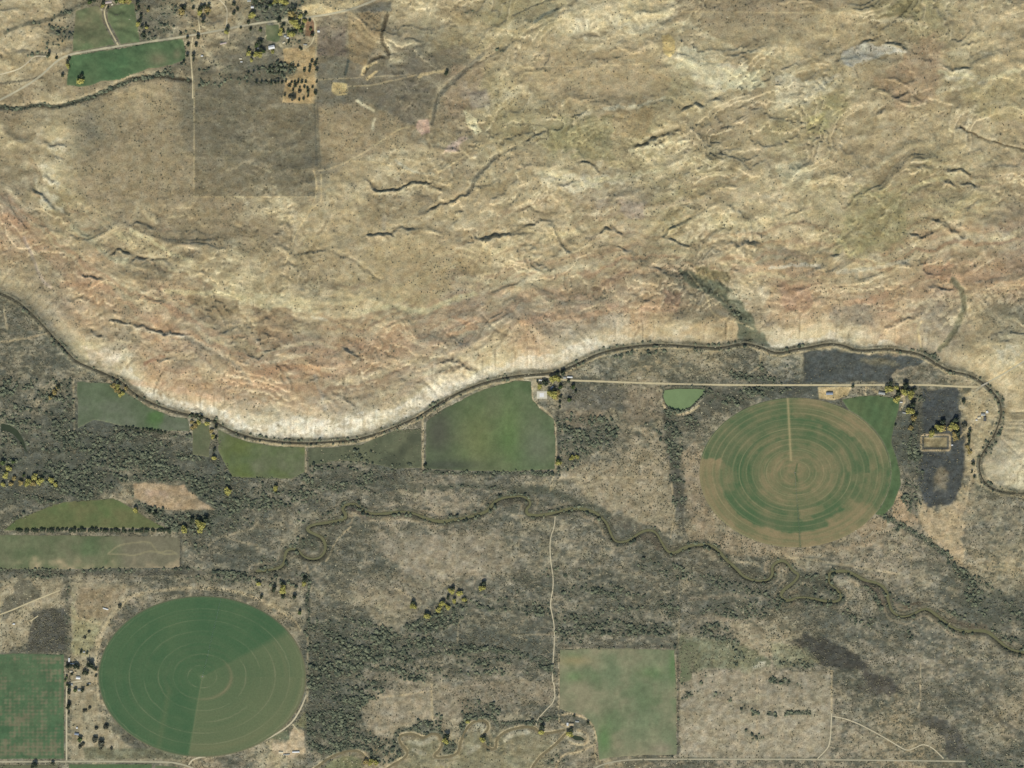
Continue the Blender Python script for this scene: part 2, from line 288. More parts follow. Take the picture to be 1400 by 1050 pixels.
for P_, a in [([(775,806),(840,800),(870,812),(925,818),(925,835),(860,835),(800,812)], .55), ([(770,858),(820,848),(870,855),(925,848),(925,862),(870,868),(820,862),(790,880),(770,878)], .6), ([(960,825),(1010,820),(1050,835),(1045,850),(1000,845),(960,838)], .45), ([(930,860),(985,850),(1000,866),(940,872)], .4), ([(640,810),(690,815),(700,835),(670,838),(640,828)], .4), ([(104,588),(228,592),(262,595),(290,628),(320,655),(420,655),(545,652),(480,668),(420,690),(350,695),(300,712),(262,735),(235,722),(190,695),(182,672),(175,660),(120,680),(60,690),(0,690),(0,600),(60,600)], .6), ([(0,520),(100,518),(102,600),(0,600)], .42),
    ([(422,848),(500,845),(560,870),(640,880),(700,888),(757,905),(757,928),(640,922),(540,940),(495,960),(480,1000),(500,1022),(460,1030),(425,1040)], .6), ([(545,862),(580,840),(620,828),(640,812),(650,826),(625,850),(590,870)], .5), ([(262,712),(330,700),(345,715),(300,735),(275,760),(250,760)], .4),
    ([(1300,770),(1330,785),(1370,810),(1400,835),(1440,860),(1440,905),(1385,880),(1350,862),(1320,835),(1315,800)], .55), ([(1235,603),(1256,600),(1258,640),(1254,700),(1245,705),(1238,670)], .7), ([(1240,520),(1258,525),(1256,600),(1247,600)], .35), ([(908,562),(922,562),(934,645),(935,690),(922,690),(915,640)], .5), ([(935,572),(950,560),(985,540),(1040,528),(1075,528),(1025,545),(975,562),(945,590)], .5),
    ([(765,565),(840,575),(845,600),(800,625),(780,640),(765,640)], .35), ([(262,0),(190,0),(186,10),(196,60),(250,50),(268,45)], .4), ([(425,635),(500,612),(540,618),(560,640),(500,652),(425,648)], .16), ([(350,90),(430,84),(388,112),(345,118),(268,112),(270,98),(330,92)], .4), ([(225,98),(240,88),(258,84),(262,100),(240,108),(215,106)], .5), ([(100,55),(104,20),(92,12),(75,30),(60,60),(70,72)], .3), ([(270,105),(290,100),(320,95),(300,118),(280,122)], .5), ([(385,0),(415,0),(425,25),(420,60),(395,65),(385,35),(350,35),(340,0)], .4),
    ([(445,1005),(470,985),(500,1000),(530,1000),(545,1020),(520,1045),(500,1030),(470,1020)], .5), ([(632,965),(650,955),(685,968),(680,985),(650,980),(635,985)], .55), ([(555,995),(570,985),(600,975),(606,998),(590,998),(570,1000)], .5), ([(605,1025),(625,1010),(620,1030),(605,1034)], .6), ([(668,995),(690,985),(720,985),(735,990),(700,993),(680,1005),(672,1020)], .4), ([(1045,525),(1100,528),(1100,540),(1050,540)], .2), ([(1325,1037),(1400,1037),(1400,1060),(1325,1060)], .4),
    ([(770,800),(830,800),(860,810),(925,818),(925,870),(880,865),(840,870),(790,880),(760,880),(760,850)], .32), ([(700,805),(752,820),(750,845),(720,840),(700,835)], .45), ([(430,840),(450,900),(470,905),(425,930)], .4), ([(400,700),(470,695),(440,716),(405,735)], .2), ([(1075,785),(1130,785),(1140,815),(1095,812),(1090,795)], .35), ([(390,752),(405,752),(412,765),(438,758),(425,740),(410,730),(390,745)], .4), ([(350,765),(385,755),(385,775),(350,785)], .3)]: pd(P_, a)
for P_, a, wd in [([(532,1040),(548,1030),(540,1012),(545,1000),(560,996)], .75, 3), ([(583,1002),(600,998),(612,1015),(605,1028),(615,1028)], .75, 3.5), ([(636,1005),(632,990),(645,978),(668,978),(680,990)], .8, 4), ([(664,1010),(668,1025)], .8, 3), ([(690,990),(715,986),(735,988)], .75, 3), ([(450,1028),(475,1018),(500,1020),(515,1040)], .8, 4), ([(940,868),(980,872),(1010,880)], .5, 5), ([(1000,885),(1015,895),(1005,905)], .6, 4), ([(960,930),(955,945)], .5, 3), ([(995,960),(1005,950)], .6, 3), ([(1060,905),(1110,910)], .4, 4), ([(1020,1000),(1040,1010)], .25, 5), ([(1090,800),(1120,806),(1140,812)], .5, 4), ([(1180,800),(1200,815),(1205,835)], .5, 4), ([(1225,820),(1250,830)], .4, 3), ([(1290,830),(1320,850),(1345,855)], .45, 4), ([(1100,820),(1180,850),(1240,870)], .2, 10), ([(1005,420),(1020,450),(1030,470)], .2, 10), ([(1070,520),(1073,500)], .3, 4), ([(1073,975),(1090,974),(1108,974)], .9, 3), ([(1050,975),(1056,977)], .8, 3), ([(955,920),(965,925)], .5, 3), ([(975,935),(985,940),(978,950)], .5, 4), ([(1010,955),(1020,965),(1015,975)], .5, 4), ([(930,925),(945,945),(935,955)], .4, 4), ([(1055,930),(1080,935),(1100,940)], .4, 5), ([(1025,972),(1035,975)], .6, 3), ([(903,1028),(922,1030)], .8, 4), ([(887,1000),(893,1006)], .5, 3), ([(430,907),(480,905),(525,920),(562,900),(620,890),(680,886),(755,905)], .8, 3.5), ([(297,652),(360,654),(418,650)], .8, 2.5), ([(580,644),(640,647),(700,646),(762,648)], .8, 2.5), ([(0,778),(120,780),(250,777),(330,784),(420,786)], .5, 4), ([(0,785),(90,788)], .5, 3), ([(421,790),(422,850)], .8, 2.5), ([(104,582),(130,580),(165,583)], .6, 4), ([(0,690),(60,686),(120,682)], .6, 2.5), ([(18,710),(50,697),(60,692)], .6, 2), ([(190,660),(195,690),(222,705),(260,712),(300,706)], .7, 4), ([(762,560),(764,600),(763,650)], .5, 2),
    ([(1205,705),(1225,715),(1250,728),(1275,745),(1300,765),(1330,800)], .75, 4), ([(1215,730),(1225,725)], .5, 5), ([(800,590),(830,578),(845,570),(900,585),(905,600)], .3, 3), ([(780,620),(800,610),(825,600),(840,595)], .5, 3), ([(765,905),(764,886),(922,884)], .35, 1.6), ([(926,888),(926,1030)], .4, 1.6), ([(908,533),(907,545),(915,558),(930,563),(943,559),(955,549),(966,533)], .9, 1.8), ([(905,529),(965,529)], .6, 1.5), ([(968,532),(985,545)], .5, 3), ([(92,790),(91,900)], .5, 2), ([(255,792),(330,790),(400,800)], .3, 6),
    ([(0,147),(30,151),(50,143),(80,148),(100,142),(120,137),(150,125),(180,111),(220,103)], .95, 2.6), ([(222,104),(250,100),(265,112)], .4, 4), ([(40,78),(60,72),(70,79)], .3, 3), ([(10,48),(35,34),(60,32),(90,20),(125,5)], .4, 3), ([(560,630),(500,650),(460,662),(420,672)], .5, 4), ([(455,668),(530,672),(600,667),(645,662),(700,672)], .4, 3), ([(770,1040),(760,1030),(750,1045)], .5, 3), ([(742,985),(765,978)], .6, 4), ([(765,975),(800,972)], .3, 2), ([(700,60),(640,95),(600,130)], .12, 4), ([(1258,478),(1280,490)], .5, 4), ([(1370,540),(1374,570),(1365,600),(1352,618)], .35, 3),
    ([(800,495),(830,485),(900,480),(960,480)], .35, 4), ([(1000,512),(1060,520)], .5, 5), ([(1040,500),(1050,520)], .5, 4), ([(770,508),(800,495)], .6, 2.5), ([(700,792),(750,782),(800,785)], .2, 8), ([(430,1035),(450,1040)], .4, 3), ([(880,770),(960,790),(1000,800),(1060,825)], .25, 10), ([(640,20),(660,10)], .1, 3)]: sdn(P_, a, wd)
def nearline(L_, wd, pad):
    W = iw(L_, pad); d, s, _ = seg_dist(PX[W], PY[W], L_); return W, d, s
W, d, s = nearline(RIV, 4, 16); TH[W] = np.maximum(TH[W], .5*np.exp(-((d-3.6)/1.2)**2)); TH[W] *= (d > 2.2)
W, d, s = nearline(CAN, 4, 16); TH[W] = np.maximum(TH[W], .34*np.exp(-((d-3.4)/1.3)**2)*(PX[W] > -20)); TH[W] *= (d > 1.6)

for P_ in ([(180,658),(254,660),(264,672),(292,692),(298,698),(250,699),(215,695),(184,684)], [(372,1012),(420,1000),(420,1032),(372,1032)]):
    W = iw(P_, 4); TH[W] *= ~inside(PX[W], PY[W], P_); THL[W] *= ~inside(PX[W], PY[W], P_)
TH *= np.clip(.62+1.25*strk+.75*strk2, .03, 1.7); TH = np.maximum(TH, THL)
# ------------------------------------------------------------------ soil colours
PAL = dict(t=(174,160,126), l=(188,176,140), p=(196,187,158), w=(190,182,156), r=(174,150,119), b=(151,139,111), g=(116,113,96),
           d=(92,95,84), o=(156,147,112), k=(82,86,80), m=(150,141,120), v=(116,114,99))
ROWS = ["ttgggbbdtbbltoolllbbbbttoott","ttgggbggbbbgotttttlltlttbblt","bbbtbgggtgggbottttolblotbtot","blgbbggbgbgbbooobotbtotttttt","blbbbbgggtttbttllolotltttolt",
"mobbbbbtttbbttttmmotllolooob","rtlbbbbbttttttttttotttooobtm","bbrlbtltbttbblltbbgblttltrrr","gmrbrbllltllmmmmmrbgmrrmrmbg","gdlmrmbmmrrmmlrpptttgplprmtl","ggglrrrrrmbpplpgvbggvkkvggtt",
"gdddgpwpwwpggggvvbggggggdktt","dddddddgggdvddvmvmvbggggdktp","dddbbddvvvvmmvvvmmvbggggmvtv","gggggdvvvvmmmvvvvvvbbbbmmmvv","vvvvvvdvvvvmmmvvvvvvvvvmmvbt","tvbmgggbvvbvvvvvdvvvvdvvvvdd",
"vdbggggbddvvdddvvvvmbbdvvvvv","ggbggggbdvmmvmvgggbmmmvvvmvv","ggtggggbddvmmvvvggbmmmmvbvvb","gglggbvlvbboooovbbmmmmmmbbdv"]
G = np.array([[PAL[c] for c in r] for r in ROWS], float)
wa = 14*(0.35+0.65*hill)
CX, CY = GX+wX*wa+wx*3, GY+wY*wa+wy*3
C = np.stack([bil(G[:, :, k], CX, CY, 25, 25, 50) for k in range(3)], -1)
TAN, LT, PALE, WHT, RED, BRN, GRY, DRK = [np.array(PAL[c], float) for c in 'tlpwrbgd']
def mixc(k, col):
    global C
    C = C*(1-k[..., None]) + np.asarray(col, float)*k[..., None]
def mixw(W, k, col):
    C[W] = C[W]*(1-k[..., None]) + np.asarray(col, float)*k[..., None]
# rock bands that follow the bowl of the strata
BL = np.interp(GX, [-200,0,100,200,320,420,520,620,720,850,1000,1200,1400,1600], [300,345,440,500,560,575,560,512,472,445,432,432,404,380])
sc_ = BL-GY + wX*13 + wx*3
band = vnoise(sc_/7.0, GX/260.0+3, 161)*2-1; band2 = vnoise(sc_/3.2, GX/120.0+3, 171)*2-1
hz = hill*sst(-10, 20, sc_)*(1-sst(150, 230, sc_))
redz = np.exp(-((sc_-72)/48)**2)*hill
mixc(np.clip(redz*(0.12+0.5*band), 0, .42), (180,147,116)); mixc(np.clip(hz*(band2)*0.7, 0, .5), (146,124,98)); mixc(np.clip(hz*(-band)*0.8-.05, 0, .6), (196,182,148))
mixc(np.clip(np.exp(-((sc_-150+0.03*(GX-600))/9)**2)*hill*0.8*(0.6+0.6*wX), 0, .75), (202,190,148))
# fold fabric of the north-east
fab = fbm(GX+wX*18+wx*2, GY+wY*18+wy*2, 30, 181, 6, 2.6, 17, gain=.62); fab2 = fbm(GX+wX*14+wx*2, GY+wY*14+wy*2, 26, 191, 5, 2.4, -12, gain=.6)
F2 = fab*FW + fab2*(1-FW)
up2 = hill*(1-0.85*MESA)*sst(120, 200, sc_+ 20)
bed = vnoise((Z+5*wX+2*wx)/5.5, GX/300, 195)*2-1; bed2 = vnoise((Z+5*wX+2*wx)/2.2, GX/200+7, 197)*2-1
F3 = .75*F2+.65*bed*np.clip(.6+wY, 0, 1)+.3*bed2
mixc(np.clip(F3*1.7-0.5, 0, .7)*up2, (199,188,152)); mixc(np.clip(-F3*1.5-0.42, 0, .6)*up2, (140,127,97))
# slope and flow dependent cover: washes carry brush, steep faces are bare clay
gyy, gxx = np.gradient(Z, gy*S, gx*S); slope = np.hypot(gxx, gyy)
mixc(np.clip((slope-0.25)*1.1, 0, .45)*hill, (196,184,152))
mixc(np.clip((FL-2.5)*0.26, 0, .5)*hill*(.45+.55*sst(-.4, .3, wX)), (128,119,93)); mixc(np.clip((FL-3.2)*0.2, 0, .4)*hill*sst(.4, -.3, wX)*0+0, LT)
# white fluted bluffs above the canal
whx = np.interp(GX, [-200,90,150,200,300,420,560,640,700,820,900,1000,1060,1130,1200,1260,1340,1600], [0,0,.25,.9,1,1,1,.9,.6,.6,.25,.3,.8,.6,.8,.1,.1,.1])
whw = np.interp(GX, [0,200,300,420,520,640,720,850,1050,1200,1400], [10,18,25,28,28,20,20,24,12,12,10])
st0 = fbm(GX, GY, 6, 199, 3)
fl_ = vnoise(GX/2.4+wx*0.8, UP/22.0, 201)
k_ = whx*sst(0, 4, UP)*(1-sst(0.85, 1.08, (UP+wX*10+wx*5)/whw)); mixc(np.clip(k_*1.1, 0, 1)*(0.6+0.5*fl_), (211,205,184)); mixc(k_*np.clip(st0*1.4-.2, 0, .55), (150,140,116))
CUT = np.clip(hill*whx*(1-sst(20, 50, UP))*(0.5-fl_), 0, 1)*2.2; Z -= CUT
def blob(pts, col, a=0.8, fe=3.0, wp=3.0):
    W = win(pts, 14); d = poly_sd(GX[W]+wx[W]*wp, GY[W]+wy[W]*wp, pts); mixw(W, a*sst(-fe*.5, fe*.5, d), col)
def stroke(pts, col, wd=1.5, a=0.8, wp=0.6, sm=True):
    P = smooth_line(pts, 4, 2 if len(pts) > 3 else 0) if sm else pts
    W = win(P, wd*3+6); d, _, _ = seg_dist(GX[W]+wx[W]*wp, GY[W]+wy[W]*wp, P); mixw(W, a*(1-sst(wd*.5, wd*1.1+.9, d)), col)
def rect(x0, y0, x1, y1): return [(x0,y0),(x1,y0),(x1,y1),(x0,y1)]
# plots and patches of the uplands
blob(rect(267,100,432,270), (116,110,90), .55, 1.2, .3)
blob([(436,20),(478,18),(478,75),(500,100),(590,75),(640,62),(645,85),(600,125),(580,165),(560,180),(530,150),(500,135),(436,150)], (116,110,94), .6, 9, 5)
blob([(477,19),(522,19),(520,50),(500,92),(478,84)], (152,136,104), .8, 2, 1); blob(rect(434,38,474,78), (124,112,98), .6, 3, 1); blob(rect(435,80,475,140), (112,112,98), .55, 8, 2)
blob([(436,150),(500,140),(590,185),(560,200),(440,228)], (160,144,112), .6, 6, 3)
blob([(455,115),(475,116),(475,130),(462,133),(454,127)], (202,182,128), .95, 2, 1.5)
blob([(388,68),(432,66),(432,143),(387,142),(392,110)], (186,162,118), .85, 1.6, .4); blob([(420,27),(431,28),(431,52),(418,50)], (120,88,66), .7, 2, 1)
blob([(413,1),(440,2),(480,2),(500,0),(478,18),(436,24),(414,22)], (196,180,138), .9, 3, 2); blob([(484,15),(520,5),(535,2),(537,16),(500,18)], (104,106,98), .8, 3, 2)
blob([(903,50),(914,48),(922,58),(921,74),(914,81),(905,74)], (208,186,126), .95, 2, 1.6)
blob([(630,112),(640,112),(642,135),(634,139),(626,130)], (178,172,152), .8, 3, 2); blob([(635,152),(652,165),(659,180),(652,185),(640,172)], (214,206,164), .9, 2, 2)
blob([(568,175),(572,165),(586,166),(588,182),(576,187)], (200,172,150), .9, 2, 2); blob([(608,212),(618,196),(634,186),(640,190),(625,208)], (190,170,156), .7, 4, 3)
blob([(608,140),(620,90),(665,85),(660,110),(640,150),(612,160)], (150,132,108), .5, 8, 5); blob([(640,130),(665,125),(668,145),(645,150)], (150,142,130), .6, 6, 3)
blob([(1148,92),(1150,72),(1180,62),(1205,64),(1240,72),(1200,80),(1165,92)], (182,180,164), .8, 4, 3)
blob([(1250,60),(1280,45),(1290,80),(1270,140),(1230,150),(1190,110),(1230,90)], (160,138,110), .55, 12, 8)
blob([(925,0),(1160,0),(1150,10),(1120,18),(925,20)], (146,134,108), .6, 2, 1)
for P_ in ([(925,70),(945,60),(960,85),(945,105),(930,95)], [(940,92),(1000,88),(1035,100),(1040,120),(990,125),(950,115)], [(845,22),(900,30),(925,10),(915,30),(890,45),(850,42),(838,30)], [(790,20),(810,30),(800,55),(775,50)], [(735,238),(790,240),(860,240),(900,235),(860,250),(780,262),(740,255)], [(1060,225),(1090,220),(1110,240),(1095,255),(1070,240)], [(1285,95),(1330,103),(1345,110),(1290,112)], [(1060,105),(1100,110),(1150,105),(1100,145),(1060,150)], [(65,195),(85,190),(95,205),(75,215)], [(55,225),(75,230),(80,255),(60,250)], [(45,245),(70,260),(90,290),(60,290)],[(1360,475),(1390,470),(1385,500),(1365,500)],[(1360,660),(1400,655),(1400,672),(1362,671)],[(155,478),(180,482),(175,500),(150,492)]):
    blob(P_, (198,190,160), .8, 5, 6)
for P_ in ([(1165,255),(1230,262),(1240,330),(1190,350),(1140,345),(1150,300)], [(760,165),(820,170),(840,225),(790,215),(740,200)], [(1105,200),(1130,140),(1160,120),(1150,160)], [(1190,5),(1250,0),(1260,20),(1210,25)]):
    blob(P_, (138,134,96), .5, 12, 9)
blob([(928,368),(955,374),(985,388),(1008,405),(1024,428),(1034,448),(1056,474),(1008,472),(1006,440),(992,420),(965,402),(935,386)], (97,101,83), .95, 4, 3); blob([(950,362),(998,370),(1000,392),(975,384)], (128,120,92), .6, 5, 4); blob([(970,430),(1005,435),(1010,465),(975,470),(930,455)], (172,154,120), .7, 5, 3)
blob([(0,60),(20,45),(50,40),(60,60),(30,75)], (196,182,148), .5, 6, 4)
blob([(700,100),(745,78),(830,66),(890,72),(912,95),(916,120),(905,135),(870,146),(825,149),(780,142),(745,120),(702,118)], (171,156,122), .8, 6, 4)
blob([(500,345),(560,325),(620,335),(612,375),(615,400),(580,418),(520,408),(495,380)], (169,154,118), .6, 10, 6)
for pts, c, a in [([(825,152),(890,150),(888,190),(840,186)], (143,127,94), .6), ([(800,160),(835,160),(840,205),(800,190)], (130,126,94), .6), ([(840,0),(925,2),(920,22),(895,34),(845,34)], (196,184,146), .7), ([(925,66),(945,64),(985,90),(980,130),(950,112),(930,95)], (202,194,158), .7), ([(985,95),(1040,95),(1045,120),(1000,128),(985,118)], (200,194,158), .75), ([(760,30),(785,24),(784,50),(765,50)], (194,184,148), .7),
    ([(1057,225),(1085,220),(1108,235),(1100,262),(1070,258)], (196,188,152), .7), ([(1100,160),(1130,158),(1128,182),(1102,184)], (176,170,120), .6), ([(1062,390),(1107,388),(1107,424),(1070,424)], (158,130,106), .6), ([(1135,420),(1190,418),(1190,445),(1138,447)], (142,132,112), .65), ([(1262,360),(1300,362),(1298,384),(1262,382)], (166,136,108), .6), ([(905,400),(935,402),(930,420),(908,418)], (124,104,86), .7),
    ([(950,362),(998,370),(996,386),(955,380)], (124,116,86), .65), ([(995,392),(1050,388),(1050,412),(1000,410)], (196,186,156), .6), ([(845,276),(885,278),(880,298),(850,300)], (164,150,132), .6), ([(620,345),(672,346),(672,374),(632,376)], (150,136,104), .65), ([(350,400),(395,403),(436,412),(412,426),(350,418)], (196,186,148), .8), ([(350,424),(400,424),(402,470),(355,476)], (140,121,95), .6), ([(252,406),(320,412),(338,438),(290,430)], (147,131,100), .65),
    ([(112,476),(165,478),(164,498),(125,496)], (196,184,160), .75), ([(810,430),(862,428),(860,448),(815,450)], (182,174,150), .6), ([(1320,120),(1400,100),(1400,170),(1340,165)], (168,156,116), .5), ([(700,30),(735,10),(765,4),(760,30),(720,40)], (128,124,100), .5), ([(1180,8),(1215,5),(1255,5),(1262,14),(1230,24),(1200,26)], (118,112,84), .6), ([(0,180),(30,170),(45,230),(20,260),(0,250)], (152,142,112), .5)]: blob(pts, c, a, 4, 5)
for pts, c, wd, a in [([(791,20),(807,15),(830,22),(840,37),(850,45),(875,46),(895,40),(912,37),(935,32)], (202,192,156), 2.6, .8), ([(935,32),(962,47),(995,67),(1050,75)], (200,190,154), 3.2, .7), ([(825,150),(872,148),(885,142),(907,135)], (200,192,158), 2.2, .8), ([(737,237),(762,240),(782,250),(820,257)], (200,192,154), 3, .7), ([(805,247),(850,245),(875,237),(905,232)], (200,192,152), 3.4, .8), ([(860,208),(900,200),(937,195)], (200,192,156), 3, .7),
    ([(700,25),(732,8),(760,0)], (92,90,76), 1, .8), ([(732,32),(745,22),(760,15)], (110,116,104), 2.2, .7), ([(750,78),(745,95)], (104,100,84), .8, .7), ([(707,172),(745,172),(752,185),(735,195),(717,200)], (102,98,78), 1, .7), ([(1050,155),(1080,142),(1120,135),(1150,110)], (200,190,154), 3.2, .75), ([(1282,100),(1325,107),(1350,110),(1400,95)], (200,190,150), 2.6, .8), ([(1280,125),(1325,118)], (202,192,156), 3, .7), ([(1220,212),(1200,225)], (198,188,150), 2, .7), ([(1200,30),(1230,28),(1262,37)], (196,184,148), 3, .7),
    ([(1350,330),(1375,327),(1392,317)], (198,188,152), 3.5, .75), ([(1150,330),(1175,310),(1200,292),(1222,275)], (128,120,88), 3, .75), ([(1050,368),(1080,363),(1120,364)], (204,196,170), 2, .8), ([(1145,372),(1190,369),(1240,357)], (178,172,148), 3, .7), ([(1155,415),(1190,412),(1210,402)], (178,148,118), 4.5, .7), ([(700,385),(725,380),(750,370),(800,367)], (198,188,154), 4, .7), ([(905,322),(930,307),(950,300)], (198,188,148), 3, .7), ([(912,345),(975,355),(995,367)], (190,178,142), 5, .6), ([(880,422),(920,424)], (184,154,124), 6, .6),
    ([(715,442),(750,432),(810,434),(840,417)], (178,148,118), 5, .55), ([(812,395),(840,382),(860,370)], (134,114,94), 3, .6), ([(427,432),(447,440)], (206,198,170), 2, .8), ([(500,427),(535,417),(570,427),(595,422),(615,412),(650,402)], (196,188,148), 4, .75), ([(625,382),(660,384),(700,387)], (192,182,148), 3.5, .6), ([(350,512),(387,502),(435,505)], (176,144,112), 5, .7), ([(622,435),(650,447),(600,462)], (172,142,112), 3, .6), ([(350,485),(385,475),(435,467),(460,477)], (194,180,146), 2, .7), ([(350,500),(387,490),(425,485)], (192,178,146), 2, .7),
    ([(180,317),(210,330),(232,347),(262,357)], (194,184,144), 2.6, .8), ([(225,397),(275,402),(320,402),(350,412)], (196,186,146), 4, .75), ([(100,312),(130,332),(150,354),(175,357)], (186,180,146), 4, .7), ([(10,295),(40,312)], (178,146,114), 6, .6), ([(85,390),(110,387),(150,392)], (178,148,116), 4, .6), ([(200,497),(225,487)], (146,114,92), 2.6, .7), ([(250,412),(285,430),(320,440)], (188,174,138), 1.4, .6), ([(287,462),(312,472),(350,475)], (192,178,142), 1.8, .7), ([(150,520),(230,530),(300,545)], (178,150,122), 5, .5), ([(300,520),(380,530),(440,525)], (180,152,122), 6, .5),
    ([(480,500),(540,490),(600,480)], (180,162,132), 4, .5), ([(460,545),(520,530),(570,520)], (150,136,112), 6, .5), ([(430,515),(440,540),(445,560)], (160,156,140), 3, .5), ([(1150,330),(1160,352),(1175,340)], (186,178,130), 3, .5), ([(1240,262),(1260,250),(1290,245)], (190,184,140), 3, .5), ([(570,262),(590,275),(575,290)], (130,124,104), 2.6, .6), ([(525,295),(527,318)], (176,166,140), 2.6, .6)]: stroke(pts, c, wd, a, 2.2)
for pts, c, wd, a in [([(35,325),(45,350),(58,385),(70,392)], (196,180,160), 2, .7), ([(255,461),(275,470),(310,490),(330,505),(345,525)], (186,176,150), 2, .55), ([(170,443),(200,452),(255,461)], (200,188,160), 1.8, .7),
    ([(1300,383),(1315,400),(1318,420),(1308,445),(1300,460),(1285,477)], (112,112,88), 4, .75), ([(500,100),(507,85),(520,80),(530,82),(533,72),(524,62),(521,50),(527,35),(530,22)], (96,88,70), 2.6, .8),
    ([(497,103),(500,93),(515,88)], (205,186,140), 2, .9), ([(503,110),(515,100)], (205,186,140), 1.6, .9), ([(490,140),(500,146),(512,152)], (206,196,160), 2, .9), ([(512,165),(510,178)], (206,196,160), 1.6, .8), ([(542,220),(555,232),(575,238),(592,240)], (190,186,160), 2, .8),
    ([(572,108),(580,102),(600,100),(608,98)], (205,186,140), 2, .8), (CREEK, (76,72,58), 2.4, .85), ([(475,94),(477,85),(472,104)], (76,84,78), 1.6, .8),
    ([(590,170),(600,130),(640,95),(660,75)], (100,100,88), 3, .6), ([(640,262),(655,238),(680,215)], (116,114,98), 3, .6), ([(0,116),(30,112),(60,107)], (96,92,78), 1.2, .8), ([(10,48),(35,34),(60,32),(90,20),(125,5)], (88,88,74), 2.6, .65), ([(20,70),(45,74),(65,78)], (96,94,80), 2.5, .5), ([(1310,175),(1340,190),(1370,200),(1400,206)], (104,92,68), .9, .8)]:
    stroke(pts, c, wd, a, 1.4)
# faint tracks and fence lines worn into the ground
for pts, wd, a in [([(267,112),(267,270),(432,270)], .6, .5), ([(433,30),(433,150),(437,228)], .8, .45), ([(437,235),(455,232),(500,210),(545,178),(560,175)], .9, .55), ([(430,235),(436,260),(425,290),(408,315),(398,340),(390,366)], .8, .6),
    ([(440,240),(440,275),(424,290)], .8, .6), ([(470,222),(520,222),(570,240),(592,241),(625,222),(660,198),(700,187)], .8, .5), ([(592,241),(620,255)], .8, .5), ([(700,94),(780,92),(860,90),(890,88)], .6, .55), ([(945,85),(1000,88),(1050,96)], .6, .5), ([(1150,5),(1143,30),(1138,55),(1120,78),(1108,82),(1075,82)], .8, .5),
    ([(1108,82),(1120,94),(1148,96)], .7, .5), ([(595,5),(625,27),(645,35),(700,45)], .8, .4), ([(240,402),(300,408),(420,410)], .6, .2), ([(1258,440),(1254,450),(1260,480)], 1.2, .6), ([(1400,492),(1372,508),(1352,520),(1340,529)], 1.8, .7), ([(475,120),(510,118),(570,104)], .8, .5),
    ([(940,372),(955,390),(968,410),(970,425),(985,437),(1012,441),(1030,450)], .8, .5), ([(1010,441),(1002,425),(985,405)], .6, .4), ([(925,18),(1060,19),(1150,19)], .6, .4), ([(350,110),(430,111),(560,104)], .5, .4), ([(1400,480),(1385,500)], 1.2, .5), ([(785,3),(830,3)], .5, .2), ([(1350,245),(1352,120),(1356,40)], .5, .4)]:
    stroke(pts, (206,188,144), wd, a, .4, True)
# valley: dry sandy openings and scrub stipple
V = 1-hill
vn = fbm(GX+wX*8, GY+wY*8, 20, 211, 5, 2.6, -14); vn2 = fbm(GX, GY, 5, 221, 3, 1.6, -14)
lum = C.mean(-1)
amt = V*sst(150, 112, lum)*0+V
vn3 = fbm(GX+wx*2, GY+wy*2, 7, 225, 4, 1.7, -12, gain=.7)
mixc(np.clip((vn*0.8+vn3*1.0-0.38)*1.5, 0, .6)*V*sst(92, 118, lum), (164,155,126)); mixc(np.clip((-vn*0.7+vn3*.9-0.12)*1.2, 0, .62)*V*0.9, (90,93,80))
vn4 = fbm(GX+wx*1.5, GY+wy*1.5, 4.2, 227, 3, 2.0, -10, gain=.8)
mixc(np.clip((vn4+.45*vn-.12)*2.2, 0, .55)*V*sst(84, 104, lum), (166,157,132)); mixc(np.clip((-vn4-.35*vn-.15)*2.0, 0, .5)*V, (82,86,76))
# slate-dark burnt meadows
blob([(1100,479),(1130,478),(1180,484),(1235,487),(1270,488),(1255,500),(1225,505),(1215,522),(1100,523)], (78,83,80), .9, 3, 2)
blob([(1180,488),(1215,492),(1230,500),(1190,500),(1175,495)], (128,122,98), .7, 6, 3)
blob([(1261,533),(1310,532),(1316,590),(1320,600),(1322,640),(1312,668),(1300,690),(1262,690),(1256,660),(1261,600)], (76,80,78), .95, 4, 3)
blob([(1280,640),(1296,640),(1295,672),(1278,670)], (134,124,100), .75, 8, 4); blob([(1256,686),(1275,690),(1278,700),(1318,680),(1318,770),(1300,765),(1258,718),(1252,700)], (182,164,130), .85, 6, 5)
blob(rect(1318,575,1332,700), (140,128,104), .4, 6, 2); blob([(1215,672),(1240,672),(1245,700),(1256,712),(1240,722),(1222,712)], (176,154,122), .8, 4, 3)
blob([(1078,875),(1100,868),(1135,875),(1165,890),(1185,905),(1190,915),(1165,915),(1130,912),(1110,900)], (70,70,64), .85, 4, 3); blob([(1180,915),(1215,925),(1232,945),(1215,952),(1185,935)], (78,76,70), .8, 5, 3)
blob([(1258,980),(1290,980),(1315,1000),(1325,1030),(1300,1040),(1290,1010)], (80,80,74), .75, 6, 4); blob([(1170,938),(1215,945),(1200,952),(1175,946)], (80,78,70), .7, 5, 3)
blob([(770,525),(810,530),(860,530),(850,560),(800,560),(770,555)], (104,102,92), .5, 8, 4); blob([(858,530),(900,530),(905,570),(860,585),(850,560)], (132,122,103), .6, 8, 6)
blob([(770,560),(800,562),(830,560),(820,580),(775,585)], (150,134,110), .6, 8, 4)
blob([(858,610),(905,605),(915,640),(925,720),(915,732),(870,710),(830,700),(780,660),(770,640),(830,635),(850,625)], (160,148,120), .7, 6, 5)
blob([(495,940),(545,945),(590,945),(590,985),(555,990),(520,1005),(500,1000),(495,970)], (158,148,124), .8, 3, 2); blob([(600,935),(760,930),(755,965),(700,960),(640,970),(600,1000)], (146,136,114), .6, 8, 4)
